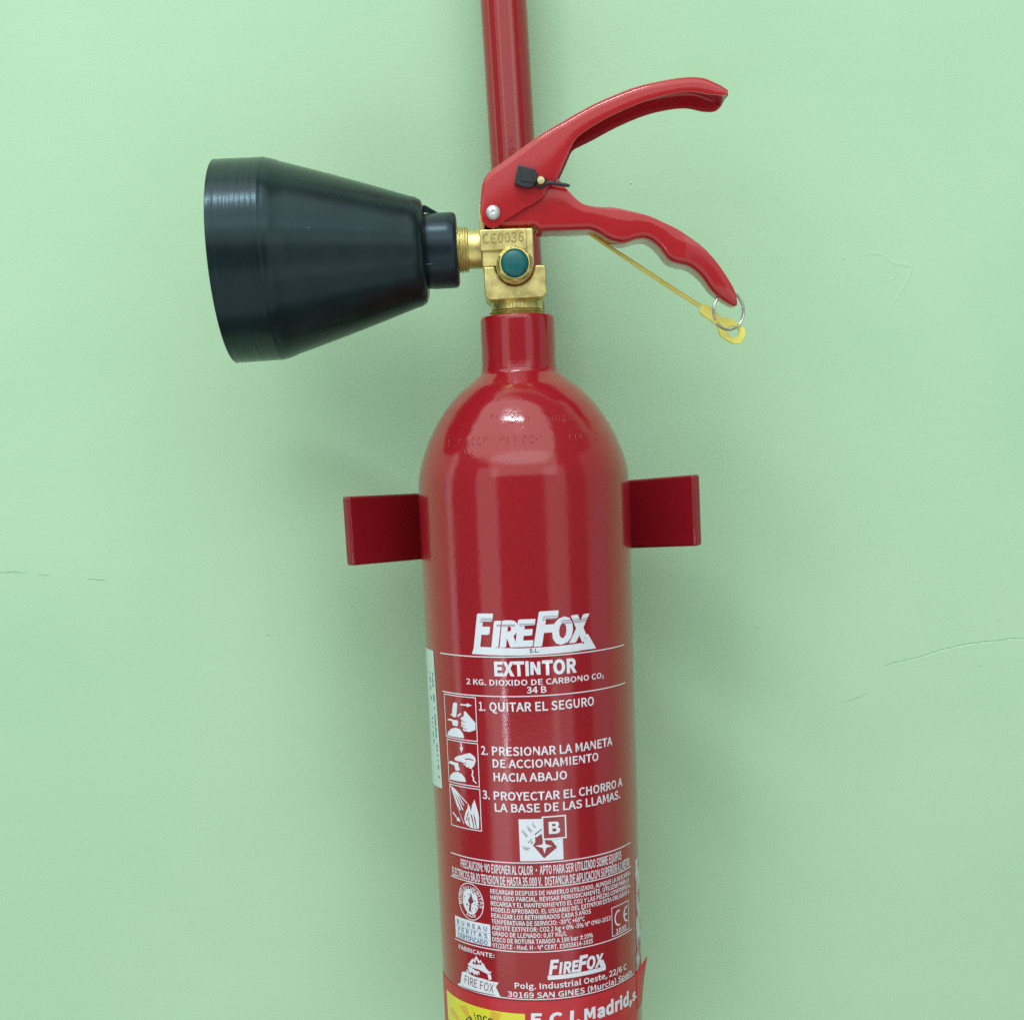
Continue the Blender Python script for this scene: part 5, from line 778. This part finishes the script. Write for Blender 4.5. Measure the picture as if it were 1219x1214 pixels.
for k in range(7):
    t = rnd.uniform(.05, .95); a = R(rnd.uniform(20, 150)); r = 28.6+22.3*t+.45*math.sin(math.pi*t)+.02; xx = -(54.5+72*t)
    c = Vector((xx, -r*math.sin(a), 108.1 + .0155*xx + r*math.cos(a))); q = rnd.uniform(.09, .24)
    lathe(bm, [(q, -.05), (q*.7, .07), (.01, .1)], 6, (c, Vector((0, -math.sin(a), math.cos(a))), Vector((1, 0, 0))))
o = finish('dust_speck', bm, M['dust'], horn, smooth=False); o['kind'] = 'stuff'

# ---- steel ring and yellow plastic tie hanging at the end of the handle
rc = D['ring_c']
ring_m = Matrix.Rotation(R(28), 3, 'Z')
bm = bmesh.new(); n = 56
def ringp(a, r, c=(rc[0], -3.2, rc[1])): return Vector(c) + ring_m @ Vector((r*math.cos(a), 0, r*math.sin(a)))
for turn, (dy, dr) in enumerate(((-.42, 0), (.42, .05))):
    pts = [ringp(R(-140 + 350*k/n), 9.9+dr) + ring_m @ Vector((0, dy, 0)) for k in range(n+1)]
    tube(bm, pts, .62, 8, flat_dir=Vector((-.5, -.85, 0)))
ringo = finish('split_ring', bm, M['ring'], None, angle=60); tag(ringo, 'small steel split ring through the tip of the red carrying handle', 'ring')
bm = bmesh.new()
hole = D['strap_hole']
slab(bm, D['strap_head'], .6, 3.2, [hole])
strap = thing('plastic_tie', 'yellow plastic tie with looped end hanging from the steel ring below the handle', 'plastic tie', W(D['strap'][-1][0], 2, D['strap'][-1][1]))
finish('tie_loop', bm, M['yellow'], strap, bevel=.35)
bm = bmesh.new()
sp_ = spline([(a, 2.6, b) for a, b in D['strap']], 6)
tube(bm, sp_, [.75+.45*min(1, i/18) for i in range(len(sp_))], 10, flat=.7); finish('tie_strap', bm, M['yellow_strap'], strap)

# ---------------------------------------------------------------- print on the bottle
p = D['pic']
WH, DK, RD = M['print'], M['print_dark'], M['red_print']
lg = Print()
for dx, dz in ((0, 0), (-.75, -.25)):
    for ch, a_, b_, z_, h_, sh in (('F', -31.0, -19.6, -98.4, 15.6, .22), ('I', -20.6, -15.4, -98.3, 12.0, .16), ('R', -16.0, -6.8, -98.3, 12.2, .16), ('E', -7.8, 2.6, -98.2, 12.4, .16), ('F', 1.8, 15.0, -98.1, 15.8, .22), ('O', 11.8, 22.6, -97.9, 12.2, .12), ('X', 20.8, 32.8, -97.7, 12.6, .1)):
        lg.text(ch, a_+dx, b_+dx, z_+dz, h_, .05, sh)
lg.poly(p['logo_leg'][0]).poly(p['logo_bar'][0])
logo = lg.wrap('maker_logo', WH, ext)
d = Print()
for z_, a_, b_ in ((-84.3, -26.5, -19.6), (-85.1, -27.0, -19.9), (-86.0, -27.6, -21), (-84.0, 6.6, 14), (-84.9, 6.2, 14.5), (-85.8, 5.9, 14.5), (-87.6, -18, -8), (-88.3, -18, -8), (-87.4, -6, 2), (-88.2, -6, 2), (-86.6, 16, 32), (-87.4, 16, 32), (-88.2, 16, 31)): d.rect(a_, b_, z_-.11, z_+.11)
d.text('S.L.', -1.2, 3.8, -102.4, 2.0, .0)
d.wrap('logo_detail', M['red_thin'], logo, .16)
for zl, a_, b_ in ((-104.5, -58.1, 61.5), (-125.4, -57.6, 61.4), (-216.0, -57.2, 62.9), (-229.7, -58.4, 62.8), (-266.2, -57.5, 62.3), (-293.4, -56.7, 63.6)):
    Print().rect(a_, b_, zl-.28, zl+.28).wrap('rule_line', WH, ext)
Print().text('EXTINTOR', -20.3, 24.0, -114.2, 6.9, .045).wrap('title_lettering', WH, ext)
Print().text('2 KG. DIOXIDO DE CARBONO CO', -37.6, 39.8, -119.5, 2.9, .018).text('2', 40.1, 41.5, -119.9, 1.7, .018).text('34 B', -3.4, 7.0, -123.8, 3.3, .03).wrap('content_lettering', WH, ext)
ins = [('1.', -30.2, -26.4, -133.3, 4.6), ('QUITAR EL SEGURO', -24.0, 34.1, -133.3, 4.6),
       ('2.', -30.1, -26.0, -157.1, 4.5), ('PRESIONAR LA MANETA', -23.6, 46.7, -157.1, 4.5), ('DE ACCIONAMIENTO', -23.5, 36.0, -163.7, 4.3), ('HACIA ABAJO', -23.3, 16.6, -171.1, 4.4),
       ('3.', -30.4, -26.0, -181.4, 4.5), ('PROYECTAR EL CHORRO A', -23.7, 55.0, -181.4, 4.4), ('LA BASE DE LAS LLAMAS.', -23.4, 52.6, -187.9, 4.4)]
for k in ((0, 2), (2, 6), (6, 9)):
    q = Print()
    for t in ins[k[0]:k[1]]: q.text(*t, bold=.028)
    q.wrap('instruction_lettering', WH, ext)
for key, (a_, b_, c_, d_) in (('p1', (-56.2, -31.9, -150.5, -126.4)), ('p2', (-55.6, -31.9, -175.4, -151.3)), ('p3', (-55.3, -31.8, -199.9, -176.3))):
    fr = Print().frame(a_, b_, c_, d_, .5).wrap('pictogram', WH, ext)
    q = Print()
    for pl in p[key+'_white']: q.poly(pl)
    q.wrap('drawing', WH, fr)
    q = Print()
    for pl in p[key+'_red']: q.poly(pl)
    q.wrap('drawing_line', M['red_print'], fr, .16)
pan = Print().rect(-10.4, 13.0, -215.0, -191.8).wrap('class_pictogram', WH, ext)
for key, mt, lf in (('cls_red', RD, .15), ('cls_grey', M['print_grey'], .15), ('cls_dark', DK, .18), ('cls_can', WH, .17), ('cls_star', WH, .2)):
    q = Print()
    for pl in p[key]: q.poly(pl)
    q.wrap('can_drawing' if key != 'cls_grey' else 'spill_drawing', mt, pan, lf)
Print().rect(2.0, 15.1, -203.4, -190.5).wrap('letter_box', RD, pan, .22)
Print().frame(2.0, 15.1, -203.4, -190.5, .75).text('B', 5.5, 11.6, -200.4, 6.7, .05).wrap('class_letter', WH, pan, .26)
q = Print().text('PRECAUCION: NO EXPONER AL CALOR \u00b7 APTO PARA SER UTILIZADO SOBRE EQUIPOS', -48.3, 52.2, -222.5, 4.7, .03)
q.text('ELECTRICOS BAJO TENSION DE HASTA 35.000 V.  DISTANCIA DE APLICACION SUPERIOR A 1 METRO', -56.6, 61.2, -228.8, 4.7, .03)
q.wrap('warning_lettering', WH, ext)
rows = [('RECARGAR DESPUES DE HABERLO UTILIZADO, AUNQUE LA DESCARGA', 61.3), ('HAYA SIDO PARCIAL. REVISAR PERIODICAMENTE. UTILIZAR PARA LA', 59.8), ('RECARGA Y EL MANTENIMIENTO EL CO2 Y LAS PIEZAS CONFORME AL', 60.9),
        ('MODELO APROBADO. EL USUARIO DEL EXTINTOR ESTA OBLIGADO A', 59.5), ('REALIZAR LOS RETIMBRADOS CADA 5 A\u00d1OS', 28), ('TEMPERATURA DE SERVICIO: -30\u00baC +60\u00baC', 24.1), ('AGENTE EXTINTOR: CO2 2 kg + 0% -5% N\u00ba ONU-1013', 41.4),
        ('GRADO DE LLENADO: 0,67 KG/L', 13.4), ('DISCO DE ROTURA TARADO A 190 bar \u00b110%', 28.8), ('97/23/CE - Mod. H - N\u00ba CERT. ES033614-1035', 28.7)]
q = Print()
for k, (t, e) in enumerate(rows): q.text(t, -28.3, e, -234.1-k*3.42, 2.45, .028)
q.wrap('data_lettering', WH, ext)
q = Print().frame(42.3, 58.6, -264.9, -248.0, .45)
q.ring(48.2, -255.3, 3.6, 4.6, .95, .95, 36)
for v in [v for v in q.bm.verts if v.co.x > 49.6 and 42.3+1 < v.co.x < 58 and abs(v.co.z+255.3) < 5]: q.bm.verts.remove(v)
n0 = len(q.bm.verts); q.bm.verts.ensure_lookup_table(); pre = set(q.bm.verts)
q.ring(56.4, -255.3, 3.6, 4.6, .95, .95, 36)
for v in [v for v in q.bm.verts if v not in pre and v.co.x > 57.2]: q.bm.verts.remove(v)
q.rect(53.7, 56.4, -255.75, -254.85); q.text('1035', 45.6, 55.4, -263.8, 2.5, .02)
q.wrap('conformity_mark', WH, ext)
q = Print().ring(-42.2, -241.1, 9.4, 10.7, .5, .5, 48).disc(-42.2, -241.1, 5.9, 7.2)
q.arc_text('BUREAU VERITAS', -42.2, -241.1, 6.8, 200, -20, 2.1, .02).arc_text('1828', -42.2, -241.1, 9.0, 245, 295, 2.0, .01, inward=True)
se = q.wrap('certification_seal', WH, ext)
q = Print()
q.poly([(-43.6, -246.6), (-42.6, -242.4), (-43.8, -240.8), (-42.4, -238.6), (-41.2, -236.2), (-40.6, -238.6), (-39.6, -240.8), (-41.4, -242.2), (-42.2, -246.8)])
rnd = random.Random(2)
for k in range(26):
    a = rnd.uniform(0, 6.28); r_ = rnd.uniform(.5, .92); s_ = -42.2+5.9*r_*math.cos(a); z_ = -241.1+7.2*r_*math.sin(a); q.poly([(s_, z_), (s_+rnd.uniform(.5, 1.1), z_+rnd.uniform(-.3, .3)), (s_+.3, z_+rnd.uniform(.5, 1))])
q.wrap('seal_drawing', M['red_thin'], se, .16)
pn = Print().rect(-56.2, -29.3, -264.8, -252.2).wrap('certification_panel', WH, ext)
q = Print()
for t, z_, h_, sp_x in (('BUREAU', -256.3, 2.5, 1.6), ('VERITAS', -260.4, 2.5, 1.5), ('CERTIFICADO', -264.3, 2.5, 1.0)): q.text(t, -54.2, -31.4, z_, h_, .01, space=sp_x)
q.rect(-56, -29.5, -257.35, -257.2).rect(-56, -29.5, -261.3, -261.15); q.wrap('panel_lettering', M['print_blue'], pn, .16)
Print().text('FABRICANTE:', -53.8, -27.5, -271.0, 2.4, .03).wrap('maker_lettering', WH, ext)
em = Print()
for pl in p['emblem_white']+p['emblem_banner']: em.poly(pl)
em = em.wrap('maker_emblem', WH, ext)
q = Print()
for pl in p['emblem_red']: q.poly(pl)
q.wrap('emblem_detail', RD, em, .15)
q = Print()
for pl in p['emblem_dark'][4:]: q.poly(pl)
q.text('FIRE FOX', -50.0, -28.6, -290.4, 5.0, -.03, .18, slope=-1.0); q.wrap('banner_lettering', M['red_thin'], em, .17)
q = Print().text('F', 2.6, 8.6, -279.2, 7.6, .06, .2).text('IRE', 8.2, 20.0, -279.2, 6.0, .055, .16).text('F', 19.0, 25.4, -279.2, 8.0, .06, .2).text('OX', 24.4, 35.6, -279.2, 6.6, .055, .14)
q.rect(2.0, 36.8, -282.4, -280.0).poly([(33.2, -276), (35.2, -276), (36.9, -280.2), (33.6, -280.2)]); q.wrap('maker_logo', WH, ext)
Print().text('Polg. Industrial Oeste, 22/6 C', -16.3, 54.5, -287.3, 3.2, .025).text('30169 SAN GINES (Murcia) Spain', -20.6, 60.2, -292.5, 3.1, .025).wrap('maker_lettering', WH, ext)

# ---- stickers
st = Print().rect(-84, 66.6, -352, -294.6); st = st.wrap('service_sticker', M['sticker_red'], ext, .12, thick=.12)
pl = Print().rect(-72.9, -11.2, -352, -301.8).wrap('yellow_panel', M['sticker_yellow'], st, .28)
q = Print().arc_text('contra Incendios', -36.0, -327.0, 17.5, 178, 20, 4.4, -.004); q.wrap('panel_lettering', DK, st, .32)
q = Print()
q.poly([(-36, -330), (-40, -322), (-37, -316), (-36.5, -311), (-33.5, -315), (-31.5, -321), (-33, -330)]); q.wrap('flame_drawing', M['sticker_orange'], st, .33)
q = Print()
for a in (55, 78, 115, 140, 165, 30):
    t0, t1 = R(a-5), R(a+5)
    q.poly([(-36+9*math.cos(R(a)), -327+9*math.sin(R(a))), (-36+40*math.cos(t0), -327+25*math.sin(t0)), (-36+40*math.cos(t1), -327+25*math.sin(t1))])
for v in q.bm.verts: v.co.x = max(-72.5, min(-11.6, v.co.x)); v.co.z = min(-302.2, v.co.z)
q.wrap('ray_drawing', M['sticker_amber'], st, .30)
q = Print().text('E.C.I.', -8.2, 19.4, -308.6, 6.8, .05, .05).text('Madrid,', 21.8, 59.0, -308.6, 7.0, .05, .02).text('s.l.', 59.6, 73.0, -308.6, 5.6, .05, .02)
q.wrap('sticker_lettering', M['print'], st, .28)
# lifted corner of the sticker beyond the right edge of the bottle
bm = bmesh.new(); rows_ = []
for i in range(9):
    t = i/8; row = []
    for j in range(7):
        u_ = j/6
        s_ = 66.0 + 13*t; z_ = -294.6 - 22*u_ + 6.0*t*(1-u_)**1.2
        lift_ = .22 + 3.6*(t**1.6)*(1-u_)**1.4; r_ = 58.3+lift_; f_ = s_/58.3
        row.append(bm.verts.new(W(r_*math.sin(f_), -r_*math.cos(f_), z_)))
    rows_.append(row)
for a_, b_ in zip(rows_, rows_[1:]):
    for k in range(6): bm.faces.new((a_[k], a_[k+1], b_[k+1], b_[k]))
o = finish('peeled_corner', bm, M['sticker_red'], st, angle=80)
so = o.modifiers.new('sheet', 'SOLIDIFY'); so.thickness = .0002
sd = Print().poly([(-98, -104.3), (-66.4, -104.1), (-63.3, -180.8), (-95, -183)]).wrap('side_sticker', M['sticker_white'], ext, .14, thick=.1)
q = Print(); rnd = random.Random(8); z_ = -112.0
while z_ > -178:                                        # columns of tiny illegible print seen edge-on
    for c in range(2):
        h_ = rnd.uniform(1.0, 3.2); s_ = -69.6 + (-104-z_)*.04 - c*5
        if rnd.random() < (.85 if c == 0 else .35): q.rect(s_-.9-rnd.uniform(0, .5), s_+.5+rnd.uniform(0, .4), z_-h_, z_)
    z_ -= rnd.uniform(1.6, 4.4)
q.wrap('sticker_lettering', M['print_teal'], sd, .27)
rnd = random.Random(6); L1 = []; L2 = []
z_ = -228.5
while z_ > -296:
    bulge = 2.6 if -236 > z_ > -251 or z_ < -283 else .7
    L1.append((70.4 - rnd.uniform(.2, .8)*bulge - (1.0 if z_ < -262 else 0), z_)); z_ -= 1.5
pts_ = [(72.5, -228)] + L1 + [(80, -297), (80, -230)]
rm = Print().poly(pts_).wrap('torn_sticker', M['sticker_torn'], ext, .12, thick=.14)
